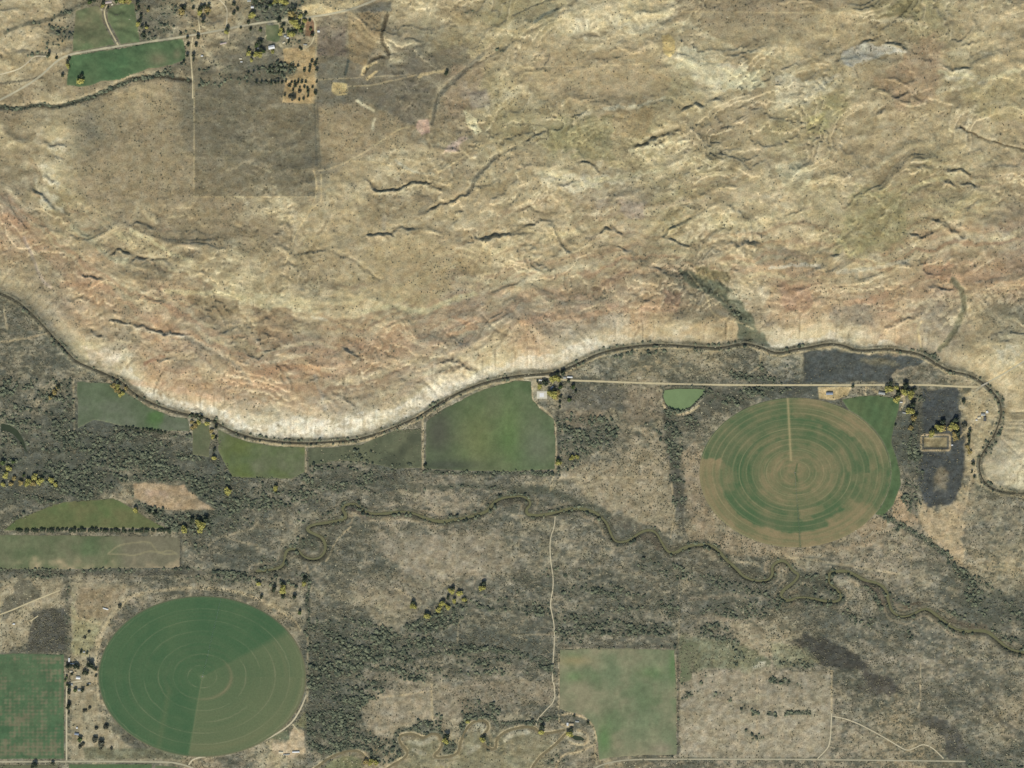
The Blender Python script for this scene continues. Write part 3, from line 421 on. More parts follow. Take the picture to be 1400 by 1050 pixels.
blob([(505,735),(590,728),(680,725),(700,780),(600,785),(545,785),(530,760)], (152,143,121), .65, 8, 7); blob([(470,790),(590,788),(590,820),(540,835),(480,810)], (150,141,119), .55, 10, 8)
blob([(181,662),(200,660),(252,664),(258,672),(285,690),(295,697),(250,698),(210,695),(185,680)], (172,152,122), .95, 3, 2); blob([(200,672),(225,670),(230,680),(205,680)], (188,166,146), .5, 5, 3)
blob([(930,920),(1135,918),(1136,1035),(930,1035)], (158,149,126), .8, 1.5, .5); blob([(960,975),(1130,960),(1130,1030),(930,1030)], (172,162,136), .5, 12, 6); blob([(930,868),(985,872),(1050,900),(1050,915),(930,915)], (110,118,90), .55, 8, 5)
blob([(1028,915),(1040,905),(1048,905),(1045,912)], (210,204,180), .8, 3, 2); blob([(1050,880),(1105,885),(1120,905),(1060,915)], (140,142,112), .6, 5, 3)
blob([(97,795),(180,800),(150,850),(132,890),(130,960),(150,1000),(200,1035),(262,1041),(97,1041)], (164,154,126), .8, 3, 2); blob([(105,800),(170,805),(150,840),(105,850)], (146,130,102), .6, 8, 4); blob([(100,810),(104,845),(140,850),(120,900),(98,895)], (150,150,110), .5, 8, 4)
blob([(0,790),(86,790),(86,830),(60,835),(40,880),(0,890)], (172,160,130), .7, 5, 5); blob([(45,835),(88,830),(88,890),(35,890)], (84,84,76), .85, 4, 3); blob([(30,790),(45,795),(55,815),(0,850),(0,830)], (90,90,78), .7, 4, 3); blob([(115,1022),(240,1025),(255,1038),(115,1038)], (108,110,88), .75, 3, 2)
blob([(372,1030),(372,1015),(392,1015),(397,1004),(402,993),(415,1000),(418,1030),(400,1036)], (190,172,140), .9, 2, 1); blob([(408,985),(418,970),(419,996),(402,992)], (134,134,98), .7, 2, 1); blob([(365,1010),(395,996),(396,1012)], (104,114,88), .7, 2, 1)
blob([(1118,529),(1165,529),(1160,541),(1140,547),(1120,545)], (194,174,130), .95, 2, 1); blob([(1325,535),(1345,530),(1362,560),(1350,600),(1330,650),(1318,650),(1322,560)], (182,168,132), .6, 5, 3)
blob([(553,1012),(570,1010),(598,1012),(600,1025),(590,1040),(600,1050),(540,1050),(560,1040)], (134,130,104), .8, 4, 2); blob([(632,1035),(636,1010),(650,992),(662,992),(655,1015),(675,1032),(740,1035),(730,1060),(600,1060)], (134,130,104), .8, 4, 2); blob([(684,1005),(720,1000),(755,1008),(750,1022),(725,1040),(690,1030)], (140,134,108), .8, 4, 2); blob([(440,1052),(455,1038),(480,1032),(495,1040),(495,1060),(440,1060)], (122,124,92), .8, 4, 2)
blob([(930,540),(1000,528),(1060,530),(1020,545),(980,560),(955,580),(945,590)], (92,92,80), .7, 5, 3); blob([(905,565),(918,562),(930,640),(938,700),(925,700),(915,640)], (90,88,78), .7, 4, 2); blob([(930,620),(950,600),(958,640),(962,690),(985,725),(960,730),(938,700)], (158,143,117), .7, 5, 4)
blob([(935,725),(990,728),(1060,745),(1150,748),(1215,725),(1205,745),(1100,762),(1000,760),(940,745)], (160,144,116), .6, 6, 4); blob([(1150,720),(1210,705),(1215,720),(1180,735)], (150,132,102), .6, 5, 3)
blob([(580,515),(590,512),(640,512),(650,520),(600,548),(580,565)], (206,196,170), .4, 4, 3)
# scrubby belt under the canal
W = win(CAN, 14); d, s, p = seg_dist(GX[W]+wx[W]*1.0, GY[W]+wy[W]*1.0, CAN)
mixw(W, .8*(1-sst(3.0, 6.5, d+wX[W]*3)), (112,108,90))
west = sst(520, 470, GX[W])*sst(330, 420, GY[W]*0+400); mixw(W, .8*np.exp(-((d*np.where(s > 0, 1, -1)-4.6)/1.2)**2)*np.where((GX[W] > 330), 1, .35), (196,180,140))
for pts, c in (([(560,1012),(575,1016),(595,1010)], (184,178,152)), ([(648,996),(660,992),(662,1002)], (182,176,150)), ([(690,1012),(700,1003),(722,1001)], (190,184,158)), ([(566,1025),(580,1030)], (176,170,146)), ([(640,1030),(652,1022)], (172,166,142))): stroke(pts, c, 3.5, .75, 2)
W = win(RIV, 16); d, s, p = seg_dist(GX[W], GY[W], RIV); mixw(W, .7*(1-sst(4.5, 8, d+wx[W]*2)), (88,86,72)); mixw(W, .9*np.exp(-((d-2.5)/.9)**2)*np.clip(.15+.8*(s > 0)+wx[W]*.9, 0, 1), (62,62,48)); mixw(W, .5*np.exp(-((d-4.2)/1.0)**2)*np.clip(wX[W]*1.5-.1, 0, 1), (176,162,128)); mixw(W, .55*np.exp(-((d-9.5-wx[W]*2)/1.3)**2)*sst(-.3, .4, wX[W]), (180,162,130))  # dark strip on the south side is cut-bank shade put into the soil colour
for L_ in (SL1, SL2, SL3):
    W = win(L_, 12); d, s, p = seg_dist(GX[W], GY[W], L_); mixw(W, .85*(1-sst(2.2, 3.6, d)), (172,160,128)); mixw(W, .8*(1-sst(.6, 1.6, d)), (92,84,62))
for P_, c in ((POND, (196,184,158)), (PIT, (200,178,136)), (FISH, (196,188,160))):
    W = win(P_, 12); d = poly_sd(GX[W], GY[W], P_); mixw(W, .9*np.exp(-((d+2.6)/1.5)**2)*(1 if P_ is not POND else sst(541, 548, GY[W])), c)
    if P_ is PIT: mixw(W, sst(0, 2, d)*.8, (160,146,108))
W = win(POND, 12); d = poly_sd(GX[W], GY[W], POND); mixw(W, .9*sst(-1.2, .2, d), (52,58,44))
for pts, c, wd, a in [([(800,700),(850,715),(880,735),(905,745)], (92,90,78), 3, .6), ([(830,705),(860,712),(900,728)], (96,94,80), 4, .6), ([(700,672),(740,668),(770,680),(800,690),(830,705)], (84,88,74), 5, .7), ([(455,655),(520,662),(600,668),(660,662),(720,672)], (88,90,76), 3.5, .6), ([(880,770),(920,765),(1000,790),(1060,820)], (92,92,80), 5, .5), ([(1010,775),(1035,782),(1050,788)], (80,82,70), 5, .7), ([(1080,790),(1110,790),(1130,805),(1100,810)], (80,82,70), 8, .75), ([(1185,798),(1200,808),(1206,822)], (92,84,72), 6, .7), ([(1225,822),(1240,832),(1258,826)], (98,88,74), 5, .65), ([(1300,848),(1325,856),(1345,855)], (96,88,74), 4, .65), ([(478,692),(490,698),(500,704)], (92,84,76), 5, .7), ([(545,704),(570,708),(590,716)], (96,92,76), 4, .6), ([(610,712),(650,702)], (110,102,78), 4, .5), ([(430,748),(425,735),(415,745)], (80,84,70), 8, .7), ([(690,685),(715,683)], (84,82,70), 6, .7), ([(870,738),(890,732),(900,748)], (96,88,74), 6, .6),
    ([(930,758),(990,775),(1010,790)], (88,88,76), 4, .5), ([(700,760),(760,770),(830,775),(900,790)], (150,140,116), 3, .3), ([(300,735),(350,722),(410,712)], (150,140,114), 3, .3), ([(940,820),(1000,812),(1050,818),(1100,830)], (166,152,128), 3, .4), ([(960,845),(1010,850),(1040,842)], (168,154,130), 3, .45), ([(1190,905),(1230,900),(1260,905)], (164,154,132), 7, .5), ([(1180,880),(1215,900),(1225,915)], (170,160,138), 6, .5), ([(1240,930),(1258,925),(1275,940)], (160,150,126), 8, .4)]:
    stroke(pts, c, wd, a, 3.0)
# narrow dirt lines in the valley
for pts, wd, a in [([(765,653),(918,653)], .6, .55), ([(918,660),(922,700),(917,735)], .8, .6), ([(0,792),(420,784),(700,784)], .5, .2), ([(480,720),(460,738),(450,760),(445,768)], .9, .7), ([(440,768),(420,785)], .7, .3), ([(478,706),(500,704),(540,710),(590,715)], .8, .5), ([(700,704),(760,706)], .8, .6), ([(757,867),(700,868),(720,875)], .9, .5), ([(420,775),(421,870),(420,960)], .9, .55),
    ([(1137,918),(1137,975)], 1.2, .75), ([(1050,875),(1090,876),(1100,895),(1137,918)], .8, .4), ([(1258,908),(1258,960),(1255,968)], 1.0, .7), ([(1035,920),(1035,1025)], .7, .4), ([(928,800),(928,880)], .6, .4), ([(820,770),(822,830)], .5, .2), ([(510,955),(590,945),(592,985)], .9, .6), ([(590,935),(590,980),(600,1000)], 1, .5), ([(540,803),(565,820)], .9, .6), ([(628,835),(625,880)], .7, .5),
    ([(100,520),(101,560),(102,620)], 1.0, .5), ([(0,468),(40,462),(66,455)], 1.2, .7), ([(5,420),(10,450)], 1.4, .6), ([(50,555),(70,530),(82,522)], 1.8, .6), ([(350,745),(325,740),(310,735)], 1.5, .4), ([(285,745),(300,735),(345,722)], 1.2, .4), ([(1058,762),(1090,762),(1150,772),(1230,785)], 1.2, .6), ([(1246,750),(1246,780)], .7, .4), ([(1320,690),(1328,650),(1334,640)], 1.2, .6), ([(1343,650),(1365,665),(1400,680)], 1.6, .6),
    ([(1310,600),(1330,580),(1338,560),(1334,545)], 1.1, .7), ([(1345,560),(1340,540)], 1.0, .7), ([(728,530),(727,545),(733,553),(758,570),(760,600),(760,640),(755,660),(752,670)], 1.1, .7), ([(735,525),(750,514)], 1.2, .7), ([(910,546),(906,552),(912,562),(928,568),(944,564),(955,555)], 1.5, .9), ([(1040,480),(1040,500),(1020,513)], 1.2, .5), ([(767,652),(752,672)], 1, .4), ([(430,608),(498,604),(510,598),(525,588),(555,584),(575,565)], 1.2, .85),
    ([(345,602),(380,607),(430,609)], .9, .7), ([(418,608),(418,648)], 1.2, .6), ([(578,563),(578,640)], 1.2, .7), ([(340,560),(345,563)], .1, .1), ([(764,978),(780,975),(795,979),(806,985),(813,996),(816,1010),(813,1018),(792,1029),(768,1031),(760,1050)], 1.4, .9), ([(813,1018),(815,1045)], 1.1, .7), ([(777,1014),(790,1018),(800,1018),(805,1010),(803,1003),(790,998)], 1.6, .8), ([(763,976),(765,988),(772,993),(780,994)], 1.3, .8),
    ([(758,955),(757,920),(757,890)], .8, .3), ([(764,970),(764,890)], 1.0, .6), ([(92,790),(92,895)], .9, .3), ([(1184,530),(1182,537),(1184,540)], 1.0, .9), ([(1184,530),(1195,533),(1199,538)], 1.2, .9), ([(1236,540),(1236,550),(1231,560)], 1.4, .8), ([(1200,825),(1290,835),(1310,845)], .8, .4), ([(1115,765),(1130,760),(1090,755)], .8, .3), ([(990,770),(1020,768),(1040,775)], 1.2, .5), ([(95,840),(110,845),(140,855)], 1.2, .6), ([(172,822),(150,845),(137,870),(132,895)], 2.6, .7),
    ([(132,870),(131,920),(135,960)], 1.4, .6), ([(170,820),(190,812),(250,803),(310,805),(360,820),(400,845)], 2.4, .6), ([(360,825),(380,832),(405,850),(411,862)], 1.2, .7)]:
    stroke(pts, (190,174,138), wd, a, .4)
for pts, wd, a in [([(421,785),(421,850)], 2.2, .6), ([(763,560),(764,650)], 1.6, .6), ([(927,888),(927,1035)], 1.3, .5), ([(764,883),(925,885)], 1.6, .6), ([(1100,478),(1100,522)], 1, .4), ([(918,610),(930,660),(935,730)], 2, .6), ([(590,790),(592,815)], 1.2, .4), ([(455,655),(500,660),(540,650),(560,645)], 3, .5), ([(433,140),(435,226)], 3, .5), ([(247,735),(247,778)], 2, .7), ([(1258,535),(1256,600)], 1.5, .5), ([(1257,909),(1257,960)], .5, .5), ([(92,790),(91,890)], 1.6, .6), ([(1330,930),(1345,950),(1352,965),(1375,990),(1400,1005)], 2.5, .55), ([(1285,950),(1320,960),(1345,975),(1360,990)], 2.5, .5), ([(0,780),(100,784),(247,782),(420,788)], 3.5, .55)]:
    stroke(pts, (84,84,74), wd, a, 1.0)
# brush litter under the thickets
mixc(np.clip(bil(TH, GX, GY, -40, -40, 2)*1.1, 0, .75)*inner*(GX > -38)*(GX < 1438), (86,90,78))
# soil colour made lighter on convex crests, darker in concave hollows
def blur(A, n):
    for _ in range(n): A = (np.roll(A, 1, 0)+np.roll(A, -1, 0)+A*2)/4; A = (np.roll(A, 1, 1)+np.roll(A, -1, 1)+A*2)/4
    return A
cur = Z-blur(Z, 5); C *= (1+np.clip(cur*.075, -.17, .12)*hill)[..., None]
# fine stipple everywhere
st1 = fbm(GX, GY, 3.4, 231, 2, 1.5, 6); st2 = fbm(GX, GY, 8, 241, 3, 1.5, 6); st3 = fbm(GX, GY, 5, 251, 2); 
C *= (1 + (0.11*st1+0.06*st2)*(0.6+0.55*V))[..., None]
C *= 1 + np.stack([0.02*st3, 0*st3, -0.02*st3+.02*st2], -1)
outc = np.clip(fbm(GX+wx*3, GY+wy*3, 14, 261, 4, 2, 10, gain=.65)*1.6-.55, 0, 1)*hill*(1-.9*MESA); C = C*(1-.4*outc[..., None])+.4*outc[..., None]*np.array([206,198,166.])
brn = np.clip(fbm(GX+wx*3, GY+wy*3, 16, 271, 4, 2.2, 10, gain=.65)*1.7-.55, 0, 1)*hill; C = C*(1-.5*brn[..., None])+.5*brn[..., None]*np.array([118,108,84.])
C *= (1+.0*hill)[..., None]*np.array([.99, .978, .97])
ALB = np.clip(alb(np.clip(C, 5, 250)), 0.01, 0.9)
# ------------------------------------------------------------------ ground meshes (hills and valley floor share the seam under the canal)
def put_mesh(name, co, faces, m, smooth=True, col=None):
    me = bpy.data.meshes.new(name); nv, nf = len(co), len(faces)
    me.vertices.add(nv); me.vertices.foreach_set('co', np.asarray(co, np.float32).ravel())
    k = faces.shape[1]; me.loops.add(nf*k); me.loops.foreach_set('vertex_index', faces.astype(np.int32).ravel())
    me.polygons.add(nf); me.polygons.foreach_set('loop_start', np.arange(0, nf*k, k, dtype=np.int32))
    me.update(calc_edges=True)
    if smooth: me.polygons.foreach_set('use_smooth', np.ones(nf, bool))
    if col is not None:
        a = me.color_attributes.new('soil', 'FLOAT_COLOR', 'POINT')
        a.data.foreach_set('color', np.concatenate([col, np.ones((nv, 1))], 1).astype(np.float32).ravel())
    me.materials.append(m); o = bpy.data.objects.new(name, me); COL.objects.link(o); return o
M = {}
M['hills'] = mat('hill_soil', None, .95, .40, .2, 'soil', 3.0, .06, spec=.1, noise2=.16, scale2=.03)
M['valley'] = mat('valley_soil', None, .95, .46, .15, 'soil', 1.2, .09, spec=.1, noise2=.14, scale2=.03)
I = np.arange(NX*NY).reshape(NY, NX)
Q = np.stack([I[1:, :-1].ravel(), I[1:, 1:].ravel(), I[:-1, 1:].ravel(), I[:-1, :-1].ravel()], 1)
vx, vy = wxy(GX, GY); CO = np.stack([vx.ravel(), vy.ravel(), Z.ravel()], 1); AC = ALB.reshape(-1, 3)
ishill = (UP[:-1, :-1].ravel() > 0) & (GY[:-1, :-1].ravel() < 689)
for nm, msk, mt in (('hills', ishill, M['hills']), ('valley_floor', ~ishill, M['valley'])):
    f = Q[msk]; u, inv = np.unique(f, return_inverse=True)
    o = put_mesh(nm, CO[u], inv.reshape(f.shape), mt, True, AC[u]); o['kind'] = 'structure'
# ------------------------------------------------------------------ water
M['river'] = mat('river_water', tuple(alb((110,108,76))), .35, .15, .05, spec=.4, bump=.05, bscale=.4)
M['canal'] = mat('canal_water', tuple(alb((74,70,54))), .3, .15, .05, spec=.4)
M['pond'] = mat('algae_water', tuple(alb((116,134,92))), .5, .12, .02, spec=.3, noise2=.08, scale2=.006)
M['oxbow'] = mat('oxbow_water', tuple(alb((58,66,48))), .35, .2, .03, spec=.3)
M['mud'] = mat('slough_water', tuple(alb((120,110,82))), .4, .2, .05, spec=.3)
def ribbon(name, pts, wd, m, dz=0.3, flat=None, step=2.0, it=2, kind='structure', jit=0.0, sm=True, var=0.0):
    P = smooth_line(pts, step, it) if sm else pts
    P = [p for p in P if -200 < p[0] < 1600 and -120 < p[1] < 1170]
    v, f = [], []; n = len(P)
    for i, (x, y) in enumerate(P):
        a = P[max(0, i-1)]; b = P[min(n-1, i+1)]; dx, dy = b[0]-a[0], b[1]-a[1]; L = math.hypot(dx, dy)+1e-9
        nx, ny = -dy/L, dx/L; hw = wd/2*(1+jit*(random.random()-.5)+var*(math.sin(i*.21+wd)*.5+math.sin(i*.083+2)*.5+math.sin(i*.57)*.3))
        pts4 = [(x+nx*hw*k, y+ny*hw*k) for k in (-1, -.35, .35, 1)]
        zz = zat([p[0] for p in pts4], [p[1] for p in pts4])
        for (px, py), z in zip(pts4, zz):
            X, Y = wxy(px, py); v.append((X, Y, (flat if flat is not None else z+dz)))
    for i in range(n-1):
        for k in range(3): f.append((i*4+k, (i+1)*4+k, (i+1)*4+k+1, i*4+k+1))
    co = np.array(v); fa = np.array(f)
    o = put_mesh(name, co, fa, m, True)
    me = o.data
    if me.polygons[0].normal.z < 0: me.flip_normals()
    o['kind'] = kind; return o
def polygon_sheet(name, poly, m, z, kind='structure'):
    me = bpy.data.meshes.new(name); bm = bmesh.new()
    vs_ = [bm.verts.new((*wxy(x, y), z)) for x, y in poly]; f = bm.faces.new(vs_); f.normal_update()
    if f.normal.z < 0: f.normal_flip()
    bm.to_mesh(me); bm.free(); me.materials.append(m); o = bpy.data.objects.new(name, me); COL.objects.link(o); o['kind'] = kind; return o
ribbon('river_water', RIVER, 3.3, M['river'], flat=-2.4, var=.3, jit=.2)
ribbon('irrigation_canal_water', CANAL, 1.6, M['canal'], flat=-1.6, var=.15, jit=.2)
for L_, nm in ((SLOUGH, 'slough_water'), (SLOUGH2, 'slough_water'), (SLOUGH3, 'slough_water')): ribbon(nm, L_, 2.6, M['mud'], flat=-2.0)
polygon_sheet('pond_water', smooth_line(POND+[POND[0]], 3, 2)[:-1], M['pond'], -.4)
polygon_sheet('oxbow_water', smooth_line(OXBOW+[OXBOW[0]], 3, 2)[:-1], M['oxbow'], -1.3)
polygon_sheet('pond_water', smooth_line(FISH+[FISH[0]], 3, 2)[:-1], M['oxbow'], -1.6)
# ------------------------------------------------------------------ roads and tracks
M['gravel'] = mat('gravel_road', tuple(alb((172,164,138))), .95, .12, .2, noise2=.12, scale2=.01)
M['dirt'] = mat('dirt_road', tuple(alb((194,180,144))), .95, .14, .2, noise2=.12, scale2=.01)
M['dust'] = mat('dusty_track', tuple(alb((196,184,154))), .95, .16, .2, noise2=.15, scale2=.01)
ROADS = [('gravel_road', 2.7, 'gravel', [(-30,152),(0,139),(40,118),(60,104),(75,89),(88,80),(105,74.5),(165,65),(255,51.5),(300,44),(350,34),(420,26),(470,18.5),(500,8),(530,-6)]),
('dirt_track', 1.9, 'dirt', [(164,64),(155,48),(147,32),(144,16),(149,9)]), ('dirt_track', 1.8, 'dust', [(-10,106),(12,101),(30,96),(42,86),(50,78),(66,79)]), ('dirt_track', 1.7, 'dirt', [(265,53),(262,72),(264,100),(265,112),(265,136)]),
('dirt_track', 1.4, 'dust', [(300,0),(312,12),(312,25),(311,42)]), ('dirt_track', 1.2, 'dirt', [(315,45),(314,57)]), ('dirt_track', 1.3, 'dirt', [(275,0),(271,15),(274,35),(275,48)]), ('dirt_track', 1.8, 'dirt', [(422,27),(432,28),(431,52),(425,65),(410,70)]), 
('gravel_road', 2.5, 'dirt', [(762,518),(775,520),(810,521),(860,523),(920,525),(1000,526.5),(1100,526.5),(1180,526.5),(1262,526),(1300,528),(1325,529),(1338,529)]),
('gravel_road', 2.2, 'gravel', [(1334,534),(1340,529),(1352,522),(1375,509),(1400,493),(1430,474)]), ('dirt_track', 1.8, 'dust', [(716,517),(735,515),(748,515),(760,517)]),
('dirt_track', 1.3, 'dust', [(759,706),(758,720),(752,736),(752,760),(755,780),(757,800),(752,826),(754,836),(758,855),(758,880),(756,905),(755,930),(758,937),(759,958),(746,971),(734,984),(733,992)]),
('gravel_road', 2.0, 'gravel', [(805,1056),(818,1047),(835,1042),(860,1038.5),(900,1038),(1000,1038),(1050,1038),(1120,1038.5),(1250,1040),(1320,1041)]),
('gravel_road', 2.4, 'gravel', [(-30,1041.5),(0,1041.5),(100,1041),(230,1041.5),(244,1044),(256,1047),(275,1056)]), ('dirt_track', 2.0, 'dust', [(258,1046),(263,1038),(280,1034),(310,1028),(350,1017),(374,1006),(397,991),(410,972),(419,950)]),
('dirt_track', 2.0, 'dust', [(91,1041),(91,1000),(91,960),(91,938),(96,933),(112,931)]), ('dirt_track', 2.0, 'dirt', [(-10,843),(10,837),(40,824),(62,815),(82,807)]), ('dirt_track', 1.5, 'dust', [(1137,975),(1136,1000),(1134,1020),(1126,1029),(1117,1038)]),
('dirt_track', 1.5, 'dust', [(1138,979),(1165,985),(1200,1003),(1225,1018),(1240,1027),(1252,1022),(1262,1017),(1275,1022),(1290,1037)]), ('dirt_track', 1.6, 'dirt', [(400,990),(405,996),(411,1002)]), ('dirt_track', 1.4, 'dirt', [(42,849),(52,842)])]
for nm, wd, mk, pts in ROADS: ribbon(nm, pts, wd, M[mk], dz=0.45, jit=.25)
# ------------------------------------------------------------------ crops and meadows
def fieldnoise(X, Y): return fbm(X, Y, 40, 301, 4), fbm(X, Y, 12, 311, 3)
CAT = {}
def crop(name, poly, func, label, cat, step=1.6, dz=0.5, wob=.6):
    P = smooth_line(poly+[poly[0]], 3, 0)[:-1]
    xs = np.array([p[0] for p in P]); ys = np.array([p[1] for p in P])
    ax = np.arange(xs.min()-2, xs.max()+2, step); ay = np.arange(ys.min()-2, ys.max()+2, step); X, Y = np.meshgrid(ax, ay)
    d = poly_sd(X+wob*fbm(X, Y, 6, 321, 2), Y+wob*fbm(X, Y, 6, 331, 2), P)
    # slide vertices just outside onto the border so that the outline is clean
    gy_, gx_ = np.gradient(d, step); keep = d > -step*1.2
    n = np.hypot(gx_, gy_)+1e-6; mv = np.where((d < step*0.35) & keep, -d, 0); X = X+gx_/n*mv; Y = Y+gy_/n*mv
    col = func(X, Y, d)*(1+.05*fbm(X, Y, 4, 371, 2)+.03*fbm(X, Y, 11, 373, 2))[..., None]
    Zc = zat(X.ravel(), Y.ravel()).reshape(X.shape)+dz-0.7*(d < step*.35)
    vv = keep; quad = vv[:-1, :-1] & vv[1:, :-1] & vv[:-1, 1:] & vv[1:, 1:]
    dm = (d[:-1, :-1]+d[1:, :-1]+d[:-1, 1:]+d[1:, 1:])/4; quad &= dm > -step*.45
    I = np.arange(X.size).reshape(X.shape)
    f = np.stack([I[1:, :-1][quad], I[1:, 1:][quad], I[:-1, 1:][quad], I[:-1, :-1][quad]], 1)
    u, inv = np.unique(f, return_inverse=True); wx_, wy_ = wxy(X, Y)
    co = np.stack([wx_.ravel(), wy_.ravel(), Zc.ravel()], 1)[u]; ac = np.clip(alb(np.clip(col.reshape(-1, 3)[u], 5, 250)), .01, .9)
    o = put_mesh(name, co, inv.reshape(f.shape), M['crop'], True, ac); o['kind'] = 'stuff'; o['label'] = label; o['category'] = cat; return o
M['crop'] = mat('crop_leaves', None, .9, .16, .14, 'soil', .35, .3, spec=.15)
def lerp(a, b, k): k = np.clip(k, 0, 1)[..., None]; return np.asarray(a, float)*(1-k)+np.asarray(b, float)*k
def mixed(a, b, bias=0.0, amp=.8, stripes=None, third=None, tb=0.0):
    def f(X, Y, d):
        n1, n2 = fieldnoise(X, Y); c = lerp(a, b, .5+bias+amp*.6*n1+.25*n2)
        if third is not None: c = lerp(c, 0*c+np.asarray(third, float), np.clip(fbm(X, Y, 30, 341, 3)*1.3+tb, 0, .8))
        if stripes: 
            an, per, s = stripes; u = X*math.cos(an)+Y*math.sin(an); c = c*(1+s*np.sin(u*2*math.pi/per))[..., None]
        c = lerp(c, 0*c+np.array([128,122,96.]), (1-sst(0, 2.2, d))*.5)
        return c*(1+.03*n2)[..., None]
    return f
GRN, DGR, OLG, GGY = (86,108,74), (70,98,70), (104,108,72), (102,108,84)
crop('hay_meadow', [(106,17),(120,12),(137,9),(142,20),(144,33),(152,47),(160,63),(130,69),(101,73),(102,50)], mixed((94,112,78),(122,116,88),-.1,.9), 'green hay meadow west of the curving dirt drive, above the gravel road', 'meadow')
crop('hay_meadow', [(149,14),(160,8),(186,6),(189,30),(194,59),(167,63),(158,45),(149,30)], mixed((92,112,78),(106,110,80),-.1,.7), 'green hay meadow east of the curving dirt drive, above the gravel road', 'meadow')
def f2(X, Y, d):
    c = mixed((76,102,70),(92,108,76),0,.8)(X, Y, d); return lerp(c, 0*c+np.array([134,126,98.]), np.exp(-(((X-219)/14)**2+((Y-83)/10)**2))*.8+np.exp(-(((X-244)/6)**2+((Y-76)/8)**2))*.7)
crop('crop', [(98,78),(130,73),(165,67.5),(205,60),(252,54),(256,70),(256,83),(240,89),(222,94),(205,96),(185,103),(165,111),(140,113),(125,119),(110,121),(93,118),(95,95)], f2, 'dark green crop in a wedge field just below the gravel road, top left', 'crop')
crop('hay_meadow', [(364,36),(383,35),(385,57),(380,60),(365,57)], mixed((84,102,70),(110,112,84),0,.8), 'tiny square green paddock among the yellow trees at the top', 'meadow')
crop('pasture', [(105,521),(155,524),(176,539),(205,557),(232,568),(257,572),(261,590),(228,590),(170,583),(128,574),(106,586)], mixed((92,104,78),(110,114,96),.05,1,third=(84,112,66),tb=-.3), 'green pasture strip below the canal, left of the bluff foot', 'pasture')
crop('pasture', [(263,575),(286,580),(288,600),(286,625),(263,622)], mixed((90,100,72),(104,104,80),0,.8), 'small dark green paddock between two tree lines under the white bluff', 'pasture')
crop('pasture', [(298,587),(320,597),(345,605),(380,610),(417,611),(417,645),(400,655),(360,654),(317,652),(305,630),(298,615)], mixed((94,108,70),(108,110,86),0,1,third=(98,108,62),tb=-.1), 'olive green pasture below the lowest bend of the canal', 'pasture')
crop('pasture', [(420,612),(455,611),(495,607),(515,598),(540,588),(576,585),(577,640),(540,641),(500,632),(460,630),(421,638)], mixed((86,92,72),(104,106,82),0,1,third=(76,80,64),tb=0), 'dark grey green pasture dotted with bushes, left of the big meadow', 'pasture')
def f8(X, Y, d):
    c = mixed((88,104,72),(106,112,84),0,1)(X, Y, d)
    c = lerp(c, 0*c+np.array([84,84,72.]), sst(-6, 10, (610-X)+.7*(Y-560))*sst(640, 560, Y)*0+np.exp(-(((X-600)/22)**2+((Y-590)/40)**2))*.9)
    c = lerp(c, 0*c+np.array([112,118,74.]), np.exp(-(((X-655)/28)**2+((Y-600)/45)**2))*.6)
    c = lerp(c, 0*c+np.array([118,118,100.]), np.exp(-(((X-735)/25)**2+((Y-610)/30)**2))*.6)
    c = lerp(c, 0*c+np.array([76,80,68.]), np.exp(-(((X-610)/45)**2+((Y-636)/8)**2))*.8)
    return lerp(c, 0*c+np.array([98,124,70.]), np.exp(-(((X-697)/16)**2+((Y-590)/50)**2))*.5)
crop('hay_meadow', [(582,577),(600,562),(628,548),(650,536),(680,526),(705,520),(726,521),(728,546),(740,560),(757,572),(760,600),(759,642),(700,645),(640,644),(581,641)], f8, 'broad green hay meadow filling the bend between the bluff and the ranch house', 'meadow')
crop('pasture', [(4,726),(20,711),(50,699),(75,689),(90,686),(120,684),(155,681),(170,688),(190,701),(228,723),(130,722),(60,723)], mixed((92,106,68),(110,108,74),0,1,third=(96,112,70),tb=-.2), 'triangular green pasture above the long dark hedge, left edge', 'pasture')
def f10(X, Y, d):
    c = mixed((98,108,78),(114,114,88),-.05,1,third=(88,104,72),tb=-.1)(X, Y, d); c = lerp(c, 0*c+np.array([126,116,98.]), sst(150, 175, X)*.7)
    c = lerp(c, 0*c+np.array([186,164,130.]), np.clip(sst(764, 776, Y+10*fbm(X, Y, 25, 351, 3))*sst(10, 30, X)*.7*(.5+.9*fbm(X, Y, 12, 353, 3)), 0, .8))
    for P_ in ([(148,757),(160,746),(180,742),(205,740),(210,748),(218,757),(232,751),(242,758)], [(148,757),(170,758),(185,760),(205,752),(225,758),(238,757)]):
        dd, _, _ = seg_dist(X, Y, smooth_line(P_, 3)); c = lerp(c, 0*c+np.array([146,138,106.]), (1-sst(.5, 1.5, dd))*.8)
    return c
crop('pasture', [(-20,731),(60,731),(130,732),(225,733),(246,736),(246,776),(120,778),(-20,779)], f10, 'grey green pasture strip below the long dark hedge with sandy lower edge', 'pasture')
crop('crop', [(-20,894),(20,893),(60,894),(88,894),(88,960),(88,1038),(40,1038),(-20,1038)], lambda X, Y, d: lerp(mixed((74,102,72),(86,106,76),0,.8)(X, Y, d), np.array([118,115,90.])+0*X[..., None], np.clip((.28*(np.sin(X*2*math.pi/6.2)+np.sin(Y*2*math.pi/5.0))+.35*np.cos(Y*2*math.pi/68-1.0)+fbm(X, Y, 26, 361, 3)*.9+fbm(X, Y, 6, 363, 2)*.6+.3)*1.1, 0, .95)*sst(1, 6, d)), 'rectangular green crop with tan criss-cross bare rows, bottom left corner', 'crop')
crop('crop', [(94,1044.5),(150,1044.5),(208,1044.5),(208,1062),(94,1062)], mixed((84,104,70),(92,108,76),0,.8), 'narrow green crop strip cut off by the bottom edge, below the gravel road', 'crop')
